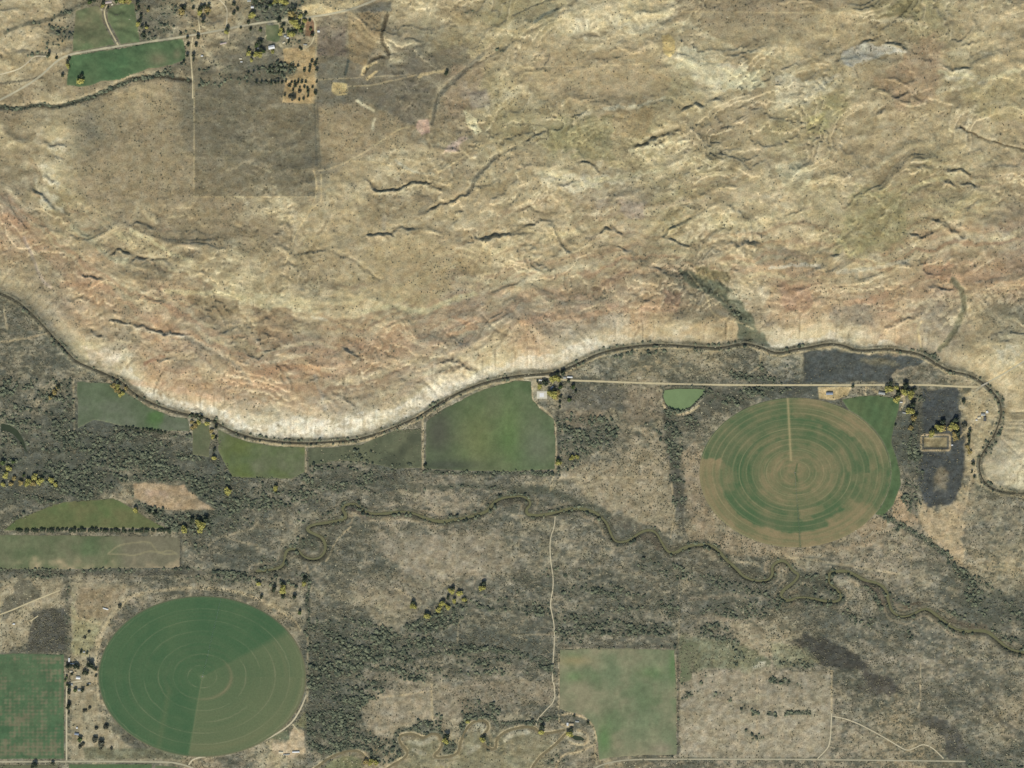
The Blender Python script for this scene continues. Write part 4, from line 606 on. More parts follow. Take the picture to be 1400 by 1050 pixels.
crop('crop', [(-20,1045),(30,1045),(80,1045),(80,1062),(-20,1062)], mixed((108,104,82),(98,104,78),0,.8), 'dull olive field at the bottom left corner below the gravel road', 'crop')
crop('crop', [(212,1046),(240,1048),(252,1053),(262,1062),(212,1062)], mixed((100,112,80),(96,106,78),0,.8), 'pale green field end at the bottom edge under the big circle', 'crop')
def f15(X, Y, d):
    c = mixed((114,124,94),(136,131,104),.05,1.0,third=(104,118,86),tb=-.35)(X, Y, d)
    c = lerp(c, 0*c+np.array([160,142,104.]), np.exp(-(((X-785)/22)**2+((Y-903)/7)**2))*.7)
    c = lerp(c, 0*c+np.array([92,122,76.]), np.exp(-(((X-826)/10)**2+((Y-1010)/22)**2))*.8+np.exp(-(((X-920)/5)**2+((Y-910)/22)**2))*.7+np.exp(-(((X-785)/14)**2+((Y-925)/8)**2))*.5+np.exp(-(((X-890)/18)**2+((Y-920)/8)**2))*.5)
    return lerp(c, 0*c+np.array([150,138,116.]), np.exp(-(((X-905)/16)**2+((Y-1025)/10)**2))*.8)
crop('pasture', [(765,888),(800,886),(860,886),(922,888),(925,930),(925,980),(926,1032),(870,1033),(835,1036),(819,1040),(817,1015),(812,992),(798,978),(780,974),(765,970)], f15, 'large pale green and tan pasture between the dirt track and the dry paddock, lower middle', 'pasture')
crop('pasture', [(929,884),(945,876),(957,880),(950,905),(945,930),(930,935)], mixed((104,114,84),(124,120,96),0,1), 'small green patch of pasture just right of the large pale pasture', 'pasture')
# centre-pivot circles
def pivot(name, cx, cy, rx, ry, func, label, extra=None):
    nr, nt_ = 130, 460
    r = (np.linspace(0, 1, nr+1)[:, None])*np.ones((1, nt_)); th = (np.arange(nt_)*2*math.pi/nt_)[None, :]*np.ones((nr+1, 1))
    X = cx+rx*r*np.cos(th); Y = cy-ry*r*np.sin(th)
    if extra is not None: X, Y = extra(X, Y, r, th)
    col = func(X, Y, r, th); Zc = zat(X.ravel(), Y.ravel()).reshape(X.shape)+.55; Zc[-1] -= .7
    I = np.arange(X.size).reshape(X.shape); J = np.roll(I, -1, 1)
    f = np.stack([I[:-1].ravel(), I[1:].ravel(), J[1:].ravel(), J[:-1].ravel()], 1)
    f = f[nt_:]                      # drop the innermost degenerate ring
    wx_, wy_ = wxy(X, Y); co = np.stack([wx_.ravel(), wy_.ravel(), Zc.ravel()], 1)
    n0 = len(co); cap = np.stack([I[1, :-1], I[1, 1:], np.full(nt_-1, I[0, 0]), np.full(nt_-1, I[0, 0])], 1)
    o = put_mesh(name, co, f, M['crop'], True, np.clip(alb(np.clip(col.reshape(-1, 3), 5, 250)), .01, .9))
    o['kind'] = 'stuff'; o['label'] = label; o['category'] = 'crop'; return o
def ringline(r, r0, wd): return np.exp(-((r-r0)/wd)**2)
def fl(X, Y, r, th):
    n1, n2 = fbm(X, Y, 40, 401, 4), fbm(X, Y, 9, 411, 3); deg = np.degrees(th) % 360
    c = lerp((68,96,66), (82,104,72), .4+.5*n1+.2*n2)
    # worn south-east sector between the bearing of the old start line and the bend to the north-east
    sec = ((deg > 262.5) | (deg < 42)).astype(float)*np.where((deg < 44), 1-sst(30, 38, deg), 1)
    worn = sec*(.5+.55*sst(.1, .95, r)*(.55+.7*vnoise(r*26, deg/70, 421)))*np.where(deg > 180, 1, .85)
    c = lerp(c, 0*c+np.array([112,115,84.]), worn*.8)
    c = lerp(c, 0*c+np.array([100,106,80.]), .35*np.clip(vnoise(r*40+.3*n2, deg/50, 431)-.45, 0, 1)*(1-r*.3)*1.2)
    for r0 in (.14,.28,.42,.565,.70,.84,.965): c = lerp(c, 0*c+np.array([132,132,102.]), ringline(r+.004*n2, r0, .0042)*np.clip(-.15+.95*vnoise(deg/22+r0*30, r0*9, 441)*np.where(sec > .3, 1.25, .85), .06, .8))
    c = lerp(c, 0*c+np.array([134,120,92.]), ringline(r, .28, .02)*np.clip(np.cos(np.radians(deg-330)), 0, 1)*.5)
    c = lerp(c, 0*c+np.array([124,130,96.]), np.exp(-(r/.025)**2)*.8)
    c = lerp(c, 0*c+np.array([110,118,86.]), np.exp(-((((deg-262.5+180) % 360)-180)*r/.5)**2)*.7*(r > .03)*(r < .97))
    u = np.abs((X-228)+ (Y-960)*.18); c = lerp(c, 0*c+np.array([96,108,76.]), np.exp(-(u/4)**2)*sst(930, 950, Y)*.5*(deg < 262))
    c = lerp(c, 0*c+np.array([116,108,86.]), sst(.972, 1, r)*.8)
    return c
CR = (1087.0, 646.0)
pivot('crop', 276.5, 925, 142.5, 110.5, fl, 'big dark green circle of crop with worn lower right slice, bottom left')
def fr(X, Y, r, th):
    n1, n2 = fbm(X, Y, 30, 501, 4), fbm(X, Y, 8, 511, 3); deg = np.degrees(th) % 360
    g = lerp((78,100,68), (96,106,76), .5+.5*n1+.2*n2); tn = lerp((126,118,86), (144,128,96), .5+.6*n1+.2*n2)
    wob = .008*n2+.008*n1; deg = (deg+3.5*n2+4*n1) % 360
    q = r+wob
    k = .35+0*r
    k = np.where(q < .30, .72, k)                                        # dry heart
    k = np.where((q > .30) & (q < .45), .55, k)
    k = np.where((q > .45) & (q < .62), .28, k); k = np.where((q > .62) & (q < .78), .18, k); k = np.where(q > .78, .5, k)
    sw = (deg > 168) & (deg < 298); k = np.where(sw & (q > .80), 1.0, k); k = np.where(sw & (q > .62) & (q <= .80), .1, k)
    k = np.where((deg > 172) & (deg < 200) & (q > .66), .95-.5*(q < .8), k)
    k = np.where((deg > 120) & (deg < 170) & (q > .55), .05, k); k = np.where((deg > 90) & (deg < 122) & (q > .78), .35, k); k = np.where((deg < 90) & (deg > 38) & (q > .72), .72, k)
    k = np.where((deg < 70) & (q > .60) & (q < .74), .12, k); k = np.where((deg > 298) & (q > .9), .25, k); k = np.where((deg > 298) & (deg < 330) & (q > .66), .85, k); k = np.where((deg > 330) & (q > .55) & (q < .8), .35, k)
    k = np.where((deg > 275) & (deg < 300) & (q > .5) & (q < .66), .75, k); k = np.where((deg > 285) & (deg < 312) & (q > .60) & (q < .70), .05, k)
    # soften the boundaries between passes
    def soft(a, n):
        for _ in range(n): a = np.concatenate([a[:1], (a[:-2]+2*a[1:-1]+a[2:])/4, a[-1:]], 0)
        for _ in range(n): a = (np.roll(a, 1, 1)+2*a+np.roll(a, -1, 1))/4
        return a
    k = soft(k, 1); k = k*.9 + .05
    k = k + .42*(vnoise(r*26+.5*n2, deg/60+9, 521)-.5) + .35*(vnoise(r*70, deg/25, 531)-.5)+ .15*n1+.12*n2
    c = lerp(np.zeros(1), np.zeros(1), np.zeros(1)) if False else g*(1-np.clip(k, 0, 1)[..., None])+tn*np.clip(k, 0, 1)[..., None]
    for r0 in (.155,.22,.30,.325,.38,.445,.51,.585,.65,.72,.79,.86,.92,.985): c = lerp(c, 0*c+np.array([150,142,106.]), ringline(r, r0, .0045)*(.12+.7*vnoise(deg/30+r0*30, r0*9, 541)))
    c = lerp(c, 0*c+np.array([168,152,112.]), np.exp(-((X-(1077+(Y-545)*.052))/1.6)**2)*(Y < 630)*.85)
    c = lerp(c, 0*c+np.array([80,96,66.]), np.exp(-((X-(1087+(Y-646)*.07))/1.3)**2)*(Y > 690)*.6)
    c = lerp(c, 0*c+np.array([72,92,62.]), np.exp(-((X-(1087.5+np.abs(Y-646)*.2))/1.2)**2)*(np.abs(Y-646) < 13)*.7)
    return c
# flattened: the extra green lobe on the east side is a crop of its own
east = [(1150,546),(1175,541),(1200,540),(1231,545),(1229,560),(1222,585),(1219,605),(1226,625),(1231,645),(1232,662),(1222,690),(1208,706),(1196,706)]
inner_arc = [(CR[0]+131*math.cos(a), CR[1]-102.5*math.sin(a)) for a in np.radians(np.arange(-34, 62, 6))]
crop('crop', east[:-1]+[(1208,706)]+inner_arc, mixed((78,100,68),(92,106,72),0,.8,(.35,13,.04)), 'plain green crescent of crop wrapped round the upper right of the ringed circle', 'crop', wob=0.2)
pivot('crop', CR[0], CR[1], 131, 102.5, fr, 'green and tan ringed circle of crop with a straight access track, right of centre')
exec_order = None
#@@PART2
# ------------------------------------------------------------------ brush and grass that follow the density maps
Lc = np.stack([bil(G[:, :, k], PX, PY, 25, 25, 50) for k in range(3)], -1).mean(-1)
upP = bil(up, PX, PY, -60, -60, ES); upP = np.where(PY > 690, -60, upP); hillP = (upP > 4)
clump = fbm(PX, PY, 14, 621, 4, 2.4, -14); clump2 = fbm(PX, PY, 6, 631, 3, 1.6, -14)

SG = np.clip((170-Lc)/90, .12, 1)*np.clip(.6+.9*clump+.4*clump2, .1, 1.6)*np.where(hillP, .42, 1.0)
SG = np.where(hillP & (upP < 30), SG*.25, SG)
# nothing grows on crops, roads or water
MASK = np.ones_like(PX)
def clear(poly, pad=0):
    W = iw(poly, 6); MASK[W] *= (poly_sd(PX[W], PY[W], poly) < -pad)
for o in list(COL.objects):
    if o.get('kind') == 'stuff' and o.name.split('.')[0] in ('crop', 'hay_meadow', 'pasture'):
        pass
FIELDS = [[(106,16),(186,6),(194,59),(101,73)],[(98,78),(252,54),(256,83),(205,96),(165,111),(110,121),(93,118)],[(364,36),(385,36),(385,58),(364,58)],[(105,521),(155,524),(205,557),(257,572),(261,590),(170,583),(106,586)],[(263,575),(288,580),(286,625),(263,622)],[(298,587),(345,605),(417,611),(417,645),(400,655),(317,652)],
 [(582,577),(628,548),(705,520),(726,521),(728,546),(757,572),(760,643),(581,641)],[(4,726),(50,699),(90,686),(155,681),(190,701),(228,723)],[(-20,731),(246,735),(246,777),(-20,777)],[(-20,893),(88,893),(88,1038),(-20,1038)],[(94,1044),(262,1044),(262,1062),(94,1062)],[(765,887),(922,887),(926,1032),(819,1040),(813,992),(780,974),(765,970)],POND,OXBOW,PIT,
 [(276.5+143*math.cos(a), 925-111*math.sin(a)) for a in np.radians(range(0,360,8))],[(1087+132*math.cos(a), 646-103*math.sin(a)) for a in np.radians(range(0,360,8))],east,[(372,1030),(372,1015),(397,1004),(402,993),(418,1000),(418,1030)],[(1118,529),(1165,529),(1160,541),(1120,545)],[(734,534),(748,534),(748,546),(734,546)],[(180,660),(254,662),(262,674),(290,692),(296,698),(250,698),(215,694),(186,682)]]
for f in FIELDS: clear(f)
for nm, wd, mk, pts in ROADS:
    P = smooth_line(pts, 4, 1); P = [p for p in P if -30 < p[0] < 1430 and -30 < p[1] < 1080]
    if len(P) > 1:
        W = iw(P, 6); d, _, _ = seg_dist(PX[W], PY[W], P); MASK[W] *= (d > wd*.6+.5)
W, d, s = nearline(RIV, 4, 16); MASK[W] *= (d > 2.0); 
for L_ in (SL1, SL2, SL3): W, d, s = nearline(L_, 4, 12); MASK[W] *= (d > 3.0)
dry = np.zeros_like(PX); slate = np.zeros_like(PX)
for P_ in ([(1258,530),(1322,530),(1324,645),(1300,692),(1256,692)], [(1098,477),(1270,485),(1220,524),(1098,524)], [(1078,870),(1140,872),(1190,915),(1232,950),(1170,930),(1110,905)]): slate[inside(PX, PY, P_)] = 1
for P_ in ([(930,920),(1135,918),(1136,1035),(930,1035)], [(97,795),(180,800),(150,850),(132,890),(130,960),(150,1000),(200,1035),(262,1041),(97,1041)], [(1256,686),(1318,680),(1318,770),(1258,718)], [(505,735),(700,728),(700,780),(545,785)], [(495,940),(590,945),(590,985),(510,1000)], [(388,66),(432,66),(432,143),(388,143)], [(1261,533),(1310,532),(1322,640),(1300,690),(1262,690)], [(1100,479),(1265,488),(1215,522),(1100,523)], [(540,1005),(740,1000),(730,1060),(600,1060)]):
    W = iw(P_, 2); dry[W] = np.maximum(dry[W], inside(PX[W], PY[W], P_))
SG *= 1-.72*dry
for P_ in ([(423,614),(576,588),(577,640),(423,650)],): W = iw(P_, 2); SG[W] *= 1-.85*inside(PX[W], PY[W], P_)
TH *= MASK; SG *= MASK*(1-np.clip(TH, 0, 1)*.5)
def scatter(D, dens, seed):
    r = np.random.default_rng(seed); n = r.poisson(np.clip(D, 0, 3)*dens*4.0)
    j, i = np.nonzero(n); rep = n[j, i]; x = np.repeat(dx_[i], rep)+r.random(rep.sum())*2-1; y = np.repeat(dy_[j], rep)+r.random(rep.sum())*2-1
    return x, y, r
def brush_object(name, x, y, size, tone, m, flat, label, cat, sub=2, seed=0):
    r = np.random.default_rng(seed); n = len(x); X, Y = wxy(x, y); z = zat(x, y)
    me = bpy.data.meshes.new(name); me.vertices.add(n); me.vertices.foreach_set('co', np.stack([X, Y, z+size*flat*.35], 1).astype(np.float32).ravel())
    for an, arr in (('size', size), ('turn', r.random(n)*6.28), ('tone', tone)):
        a = me.attributes.new(an, 'FLOAT', 'POINT'); a.data.foreach_set('value', arr.astype(np.float32))
    o = bpy.data.objects.new(name, me); COL.objects.link(o); me.materials.append(m)
    g = bpy.data.node_groups.new(name+'_nodes', 'GeometryNodeTree'); g.interface.new_socket('Geometry', in_out='INPUT', socket_type='NodeSocketGeometry'); g.interface.new_socket('Geometry', in_out='OUTPUT', socket_type='NodeSocketGeometry')
    N_ = g.nodes; L_ = g.links; gi = N_.new('NodeGroupInput'); go = N_.new('NodeGroupOutput')
    ico = N_.new('GeometryNodeMeshIcoSphere'); ico.inputs['Radius'].default_value = 1; ico.inputs['Subdivisions'].default_value = sub
    sp = N_.new('GeometryNodeSetPosition'); nz = N_.new('ShaderNodeTexNoise'); nz.inputs['Scale'].default_value = 1.9
    pos = N_.new('GeometryNodeInputPosition'); sb = N_.new('ShaderNodeMath'); sb.operation = 'MULTIPLY_ADD'; sb.inputs[1].default_value = 2.2; sb.inputs[2].default_value = -1.1
    vm = N_.new('ShaderNodeVectorMath'); vm.operation = 'SCALE'; L_.new(pos.outputs[0], vm.inputs[0]); L_.new(nz.outputs[0], sb.inputs[0]); L_.new(sb.outputs[0], vm.inputs['Scale'])
    L_.new(ico.outputs['Mesh'], sp.inputs['Geometry']); L_.new(vm.outputs[0], sp.inputs['Offset'])
    sm = N_.new('GeometryNodeSetMaterial'); sm.inputs['Material'].default_value = m; L_.new(sp.outputs[0], sm.inputs['Geometry'])
    ip = N_.new('GeometryNodeInstanceOnPoints'); L_.new(gi.outputs[0], ip.inputs['Points']); L_.new(sm.outputs[0], ip.inputs['Instance'])
    def na(nm):
        q = N_.new('GeometryNodeInputNamedAttribute'); q.data_type = 'FLOAT'; q.inputs['Name'].default_value = nm; return q.outputs['Attribute']
    cx = N_.new('ShaderNodeCombineXYZ'); L_.new(na('turn'), cx.inputs['Z']); L_.new(cx.outputs[0], ip.inputs['Rotation'])
    mz = N_.new('ShaderNodeMath'); mz.operation = 'MULTIPLY'; mz.inputs[1].default_value = flat; s_ = na('size'); L_.new(s_, mz.inputs[0])
    cs = N_.new('ShaderNodeCombineXYZ'); L_.new(s_, cs.inputs['X']); L_.new(s_, cs.inputs['Y']); L_.new(mz.outputs[0], cs.inputs['Z']); L_.new(cs.outputs[0], ip.inputs['Scale'])
    L_.new(ip.outputs[0], go.inputs[0]); md = o.modifiers.new('scatter', 'NODES'); md.node_group = g
    o['kind'] = 'stuff'; o['label'] = label; o['category'] = cat; return o
def brush_mat(name, c0, c1):
    m = mat(name, (0, 0, 0), .95, 0, 1, spec=.1); n = m.node_tree.nodes; l = m.node_tree.links
    a = n.new('ShaderNodeAttribute'); a.attribute_type = 'INSTANCER'; a.attribute_name = 'tone'
    mx = n.new('ShaderNodeMix'); mx.data_type = 'RGBA'; mx.inputs[6].default_value = (*alb(c0), 1); mx.inputs[7].default_value = (*alb(c1), 1)
    l.new(a.outputs['Fac'], mx.inputs[0]); l.new(mx.outputs[2], n['Principled BSDF'].inputs['Base Color']); return m
M['sage'] = brush_mat('sagebrush_leaves', (76,76,62), (134,128,106)); M['thick'] = brush_mat('thicket_leaves', (64,72,62), (124,128,104)); M['pale'] = brush_mat('dry_grass', (160,150,120), (190,182,152))
x, y, r = scatter(SG, .26, 1); brush_object('sagebrush', x, y, 1.3+1.9*r.random(len(x))**2, r.random(len(x)), M['sage'], .7, 'low grey-brown sagebrush speckling the open ground', 'sagebrush', 1, 5)
print('sage', len(x))
x, y, r = scatter(TH, .25, 2); brush_object('thicket', x, y, (1.7+4.4*r.random(len(x))**2.2)*np.clip(1+.5*bil(strk, x, y, -40, -40, 2), .6, 1.5), r.random(len(x)), M['thick'], .85, 'dark grey-green thickets of tamarisk and olive along the valley floor', 'thicket', 2, 6)
print('thicket', len(x))
PL = np.where(hillP, .25, 1.0)*MASK*np.clip(.25+.9*clump2-.3*clump, 0, 1)*np.clip((Lc-95)/40, .15, 1); PL = np.where(dry > 0, PL*.4, PL); PL *= (1-slate); SG *= (1-.6*slate)
x, y, r = scatter(PL*np.where(hillP, .4, 1), .05, 3); brush_object('dry_grass', x, y, 1.2+1.9*r.random(len(x))**2, r.random(len(x)), M['pale'], .25, 'pale dry grass tufts scattered between the brush', 'grass', 1, 7)
print('grass', len(x))
# ------------------------------------------------------------------ trees
def leaf_mat(name, c, v=.25): return mat(name, tuple(alb(c)), .9, v, .35, spec=.1, rnd=.12)
LM = dict(y=leaf_mat('yellow_leaves', (170,164,96)), a=leaf_mat('amber_leaves', (164,148,98)), g=leaf_mat('green_leaves', (100,114,74)), d=leaf_mat('dark_leaves', (82,90,72)), b=leaf_mat('grey_brush_leaves', (98,98,84)))
BARK = mat('bark', (.16, .13, .10), .95, .2, 1.0, spec=.1)
def crown_mesh(name, seed, m, hgt, low, n=230, lobes=7):
    R = random.Random(seed); L = []
    for i in range(lobes):
        a = R.random()*6.28; q = R.random()**.5*5.6; L.append((math.cos(a)*q, math.sin(a)*q, low+(hgt-low)*(.35+.45*R.random())*(1-.04*q), 3.2+2.2*R.random()))
    L.append((0, 0, low+(hgt-low)*.62, 5.2)); v, f = [], []
    for i in range(n):
        cx, cy, cz, rr = R.choice(L); d = Vector((R.gauss(0, 1), R.gauss(0, 1), R.gauss(0, 1)*.8)).normalized()*rr*(.55+.5*R.random())
        p = Vector((cx, cy, cz))+d; p.z = max(p.z, low*.6); s = .8+1.3*R.random()
        nrm = (d.normalized()+Vector((R.gauss(0, .5), R.gauss(0, .5), R.gauss(0, .5)))).normalized(); t = nrm.orthogonal().normalized(); b = nrm.cross(t); k = len(v)
        for aa in (0, 1.3, 2.5, 3.8, 5.1): v.append(p+(t*math.cos(aa+R.random()*.5)+b*math.sin(aa))*s*(.75+.5*R.random())+nrm*R.uniform(-.3, .3))
        f.append((k, k+1, k+2, k+3, k+4))
    # inner shade mass so the crown is not see-through
    for (cx, cy, cz, rr) in L:
        k = len(v); q = rr*.62
        for (ax, ay, az) in ((1,0,0),(-1,0,0),(0,1,0),(0,-1,0),(0,0,1),(0,0,-1)): v.append(Vector((cx+ax*q*R.uniform(.7,1.2), cy+ay*q*R.uniform(.7,1.2), cz+az*q*.8)))
        for tr in ((0,2,4),(2,1,4),(1,3,4),(3,0,4),(2,0,5),(1,2,5),(3,1,5),(0,3,5)): f.append(tuple(k+i for i in tr))
    me = bpy.data.meshes.new(name); me.from_pydata([tuple(q) for q in v], [], f); me.materials.append(m); return me
def trunk_mesh(name, seed, hgt):
    R = random.Random(seed); v, f = [], []
    def limb(p0, p1, r0, r1):
        d = (Vector(p1)-Vector(p0)).normalized(); t = d.orthogonal().normalized(); b = d.cross(t); k = len(v)
        for p, rr in ((p0, r0), (p1, r1)):
            for i in range(6): a = i*math.pi/3; v.append(tuple(Vector(p)+(t*math.cos(a)+b*math.sin(a))*rr))
        for i in range(6): j = (i+1) % 6; f.append((k+i, k+j, k+6+j, k+6+i))
    top = (R.uniform(-.4, .4), R.uniform(-.4, .4), hgt*.5); limb((0, 0, -1), top, .7, .42)
    for i in range(5):
        a = i*1.26+R.random(); limb(top, (math.cos(a)*4.5, math.sin(a)*4.5, hgt*(.62+.2*R.random())), .32, .1)
    limb(top, (0, 0, hgt*.9), .35, .1)
    me = bpy.data.meshes.new(name); me.from_pydata(v, [], f); me.materials.append(BARK); return me
CROWN, TRUNK = {}, {}
for kd in LM:
    tall = kd in 'yadg' and kd != 'b'; hgt = dict(y=17, a=16, g=15, d=16, b=9)[kd]
    CROWN[kd] = [crown_mesh('crown', 100+i*7+ord(kd), LM[kd], hgt, 2.5 if kd != 'b' else .8) for i in range(3)]; TRUNK[kd] = [trunk_mesh('trunk', 300+i+ord(kd), hgt) for i in range(3)]
KN = dict(y='cottonwood_tree', a='cottonwood_tree', g='green_tree', d='dark_tree', b='round_bush')
KC = dict(y='tree', a='tree', g='tree', d='tree', b='bush')
KL = dict(y='yellow-leaved cottonwood', a='amber-leaved cottonwood', g='green-crowned tree', d='dark-crowned tree', b='round grey-brown bush')
ntree = 0
def tree(x, y, dia, kd, where, group=None, zf=.9):
    global ntree
    e = bpy.data.objects.new(KN[kd], None); COL.objects.link(e); X, Y = wxy(x, y); s = dia*S/17.0
    if kd in 'ya': s *= 1.3; zf *= .66
    e.location = (X, Y, float(zat(x, y)[0])-.2); e.scale = (s, s, s*random.uniform(.9, 1.1)*zf); e.rotation_euler = (0, 0, random.random()*6.28)
    i = ntree % 3; ntree += 1
    for nm, me in (('trunk', TRUNK[kd][i]), ('crown', CROWN[kd][i])): o = bpy.data.objects.new(nm, me); COL.objects.link(o); o.parent = e
    e['label'] = KL[kd]+' '+where; e['category'] = KC[kd]; e['group'] = group or (KL[kd]+'s '+where); return e
def T(where, txt):
    for tk in txt.split():
        kd, rest = tk[0], tk[1:]; x, y, d = rest.split(','); tree(float(x), float(y), float(d), kd, where)
T("around the white-roofed house near the top", 'y347,23,9 y377,5,6 y387,4,8 y393,6,7 a399,21,9 a403,23,6 y411,25,6 y403,33,9 y407,38,8 y418,31,6 g415,37,6 y400,49,8 g412,44,7 y385,47,6 y386,42,5 d404,16,7 d410,33,6 d403,27,6 d397,29,5 d383,30,7 d389,36,5 d388,45,5 d357,60,9 g352,64,7 d344,42,5 g357,43,5 d350,5,8 d360,3,8 d380,1,7 d419,20,5 d424,30,5 g425,42,5 d428,49,6 g395,45,5 d405,45,6 d396,59,5 d411,67,4 d413,69,4 g362,72,6 y374,73,5 y355,76,8 y350,77,5 d346,77,5 d358,68,5 y341,75,6 d341,70,5 y345,84,4 d366,14,5 g371,9,5')
T("in the sandy lot near the top", 'd398,92,4.5 d402,92,4 d408,92,4 d417,98,5 d425,93,5 d427,86,5 d432,90,6 d434,97,5 d434,84,4 d424,99,4 d392,113,4 d400,114,4 d404,114,4 d409,114,5 d414,114,5 d419,114,4 d397,119,5 d405,119,6 d411,121,3 d417,121,4 d428,121,4 d402,125,4 b411,127,6 d421,122,4 d422,127,5 d432,129,6 d391,132,4 b402,135,8 b398,134,6 d410,138,4 d416,137,4 d422,133,4 d434,114,4')
T("in the rows west of the sandy lot", 'd370,95,5 d375,95,4 d383,94,5 d387,95,4 d370,101,4.5 d374,101,4 d382,101,5 d387,101,4 d348,100,4 d341,102,3.5 d352,115,4 d359,115,4 d372,115,4 d378,115,4 d382,114,4 d387,115,4')
T("by the gravel road right of the wedge field", 'd253,12,7 d266,13,5 a251,19,9 d276,14,8 d281,10,6 d287,9,5 y275,19,7 a285,16,7 d285,20,5 d277,25,4 d279,32,6 d321,8,6 d326,15,5 d321,21,6 d313,41,6 y311,46,5 d331,40,4 d341,33,5 d273,52,7 d258,53,5 d259,63,6 d270,63,6 d258,78,5 d266,78,5 d266,84,4 d253,86,5 d249,48,4')
T("around the farmhouse above the curving drive", 'd143,6,6 g125,5,7 d131,3,5 y143,10,5 d150,13,4 g161,5,6 y170,4,8 a176,5,6 y179,3,6')
T("down the right edge of the upper meadow", 'd190,7,6 d192,13,5 d195,23,5 d194,30,6 y191,35,6 d196,39,5 d201,36,4 y202,40,4 d205,13,4 a205,17,4 d199,48,6 d199,53,5')
T('at the lower left of the wedge field', 'd114,106,7 y111,113,9 y95,92,5 d97,82,5 d95,87,5 d97,93,4 d70,76,6 d80,81,5 d88,105,5')
T("alone where the wash meets the grey upland fields", 'd611,102,7')
T("at the top of the far left pasture", 'a155,527,6 y161,529,6 a163,535,5 y168,538,6 a172,531,5 a158,533,5 y164,540,5')
T("below the canal by the small dark paddock", 'a262,577,5 a267,581,6 y272,578,6 a263,585,5 y283,579,6 d263,567,6 d269,568,6 d276,570,6 a289,590,5 y291,597,5 d294,576,5 d295,584,5 d295,599,4.5 d293,615,5 y292,626,6')
T('at the left edge below the oxbow', 'g5,633,8 y12,640,7 g18,632,6 y8,650,7 a20,655,6 a28,660,6 y38,660,8 y47,652,8 a45,662,6 y55,658,8 y70,657,7 y76,662,6 a15,662,6 g33,650,5 y4,662,6')
T("in the brush left of the far-left pasture", 'a75,537,7 a68,543,5 a79,530,5 d80,530,6 d70,541,5')
T("in the thickets below the brown clearing", 'y252,725,9 y274,717,11 y273,726,6 y185,697,7 d281,710,9 d262,712,8 d212,703,7 d205,700,6')
T('alone in the thickets below the olive pasture', 'y311,672,9')
T('alone among the thickets right of the big clearing', 'y377,667,7')
T("in the grove across the lower middle valley", 'y617,808,7 y628,811,7 y605,825,8 y612,830,6 y635,820,6 y621,821,6 y600,833,7 d612,817,6 d619,804,7 y565,829,7 d565,823,6 y583,842,8 y659,804,7 d661,797,7')
T("above the upper right of the dark circle", 'y353,798,6 y387,806,9 d374,806,8 d386,799,6 d417,792,8 y416,798,6 d402,816,7 d387,816,6 d357,816,6 g410,838,6')
T("along the looping slough at the bottom", 'y609,1013,7 d611,1006,8 y660,1012,7 d662,1008,6 y640,987,5 a500,1042,6 y507,1042,7 y514,1043,6 y739,1001,7 d741,994,8')
T("beside the farm inside the loop road", 'y779,1004,8 d781,998,7 d785,979,4 d804,988,5')
T("around the ranch yard by the pale pad", 'y738,528,7 d744,523,8 d747,525,6 d757,532,7 y755,539,10 a762,536,6 g766,529,7 y757,518,9 y763,519,7 d762,511,7 d769,510,8 d766,543,5 d765,550,5 d765,557,4 a761,545,6 d735,522,4 d777,521,5 g784,529,7 d787,535,5 g779,547,7')
T("at the broad meadow's lower right corner", 'y764,633,7 g763,629,6 y782,626,6 y789,625,5')
T('by the lower left corner of the broad hay meadow', 'd581,637,6')
T("around the yard beside the crescent field", 'y1215,532,9 d1217,525,8 y1226,530,6 d1238,527,9 d1241,533,7 y1237,537,9 y1245,540,9 g1240,538,7 d1228,539,8 y1226,546,8 d1249,533,6 d1247,554,9 y1244,562,9 a1249,573,7 d1253,567,6 d1248,578,6 a1245,584,6 d1224,581,4 d1166,528,5 g1228,534,4')
T('around the pit in the slate-dark meadow', 'd1288,577,9 y1284,585,9 a1290,587,8 d1307,574,9 y1304,583,10 a1297,586,7 d1275,587,6 d1281,590,6 y1274,593,8 a1304,594,6 d1309,592,8 d1311,598,5 a1306,600,6 d1317,549,6 b1318,581,9')
T('along the lane right of the slate-dark meadow', 'd1326,589,6 d1324,597,6 d1325,604,6 a1322,611,5 d1330,634,6 d1329,645,4 a1326,618,5 d1332,652,4')
T("among the sheds left of the dark circle", 'd123,910,10 d128,913,6 d131,915,5 d115,919,7 d119,921,6 d103,911,8 d107,912,6 d92,911,7 d97,910,6 d131,924,4 d98,922,5 g90,930,4 g91,926,4 g92,936,4 d95,938,6 d94,947,6 g103,944,6 d113,944,6 d120,937,4 d111,891,5 d119,893,4 d94,966,8 d94,975,4')
T("on pale ground left of the dark circle", 'b115,972,5 b123,968,5 b118,971,4 b145,994,8 b129,1011,10 b139,1016,11 b138,1023,5 b132,996,6 b152,1024,5 g109,1012,8 b113,1017,6 b110,1021,6 b164,829,6 b122,864,5 b116,872,5')
T("by the gravel road at bottom left", 'd48,1046,9 d72,1043,5 d45,1049,6')
for k in range(50): tree(22+k*4.3+random.uniform(-1.4, 1.4), 725.2+random.uniform(-1.2, 1.2), random.uniform(4, 7.4), 'd', 'in the long hedge between the two left pastures', None, .6)
for k in range(13): tree(173+k*4.4+random.uniform(-1.5, 1.5), 584.5+k*.6+random.uniform(-.8, .8), random.uniform(4, 5.5), 'd', "in the row under the far left pasture", None, .6)
ORD = 'first second third fourth fifth sixth seventh eighth ninth tenth eleventh twelfth thirteenth fourteenth'.split()
sets = {}
for o in COL.objects:
    if o.get('category') in ('tree', 'bush'): sets.setdefault(o['label'], []).append(o)
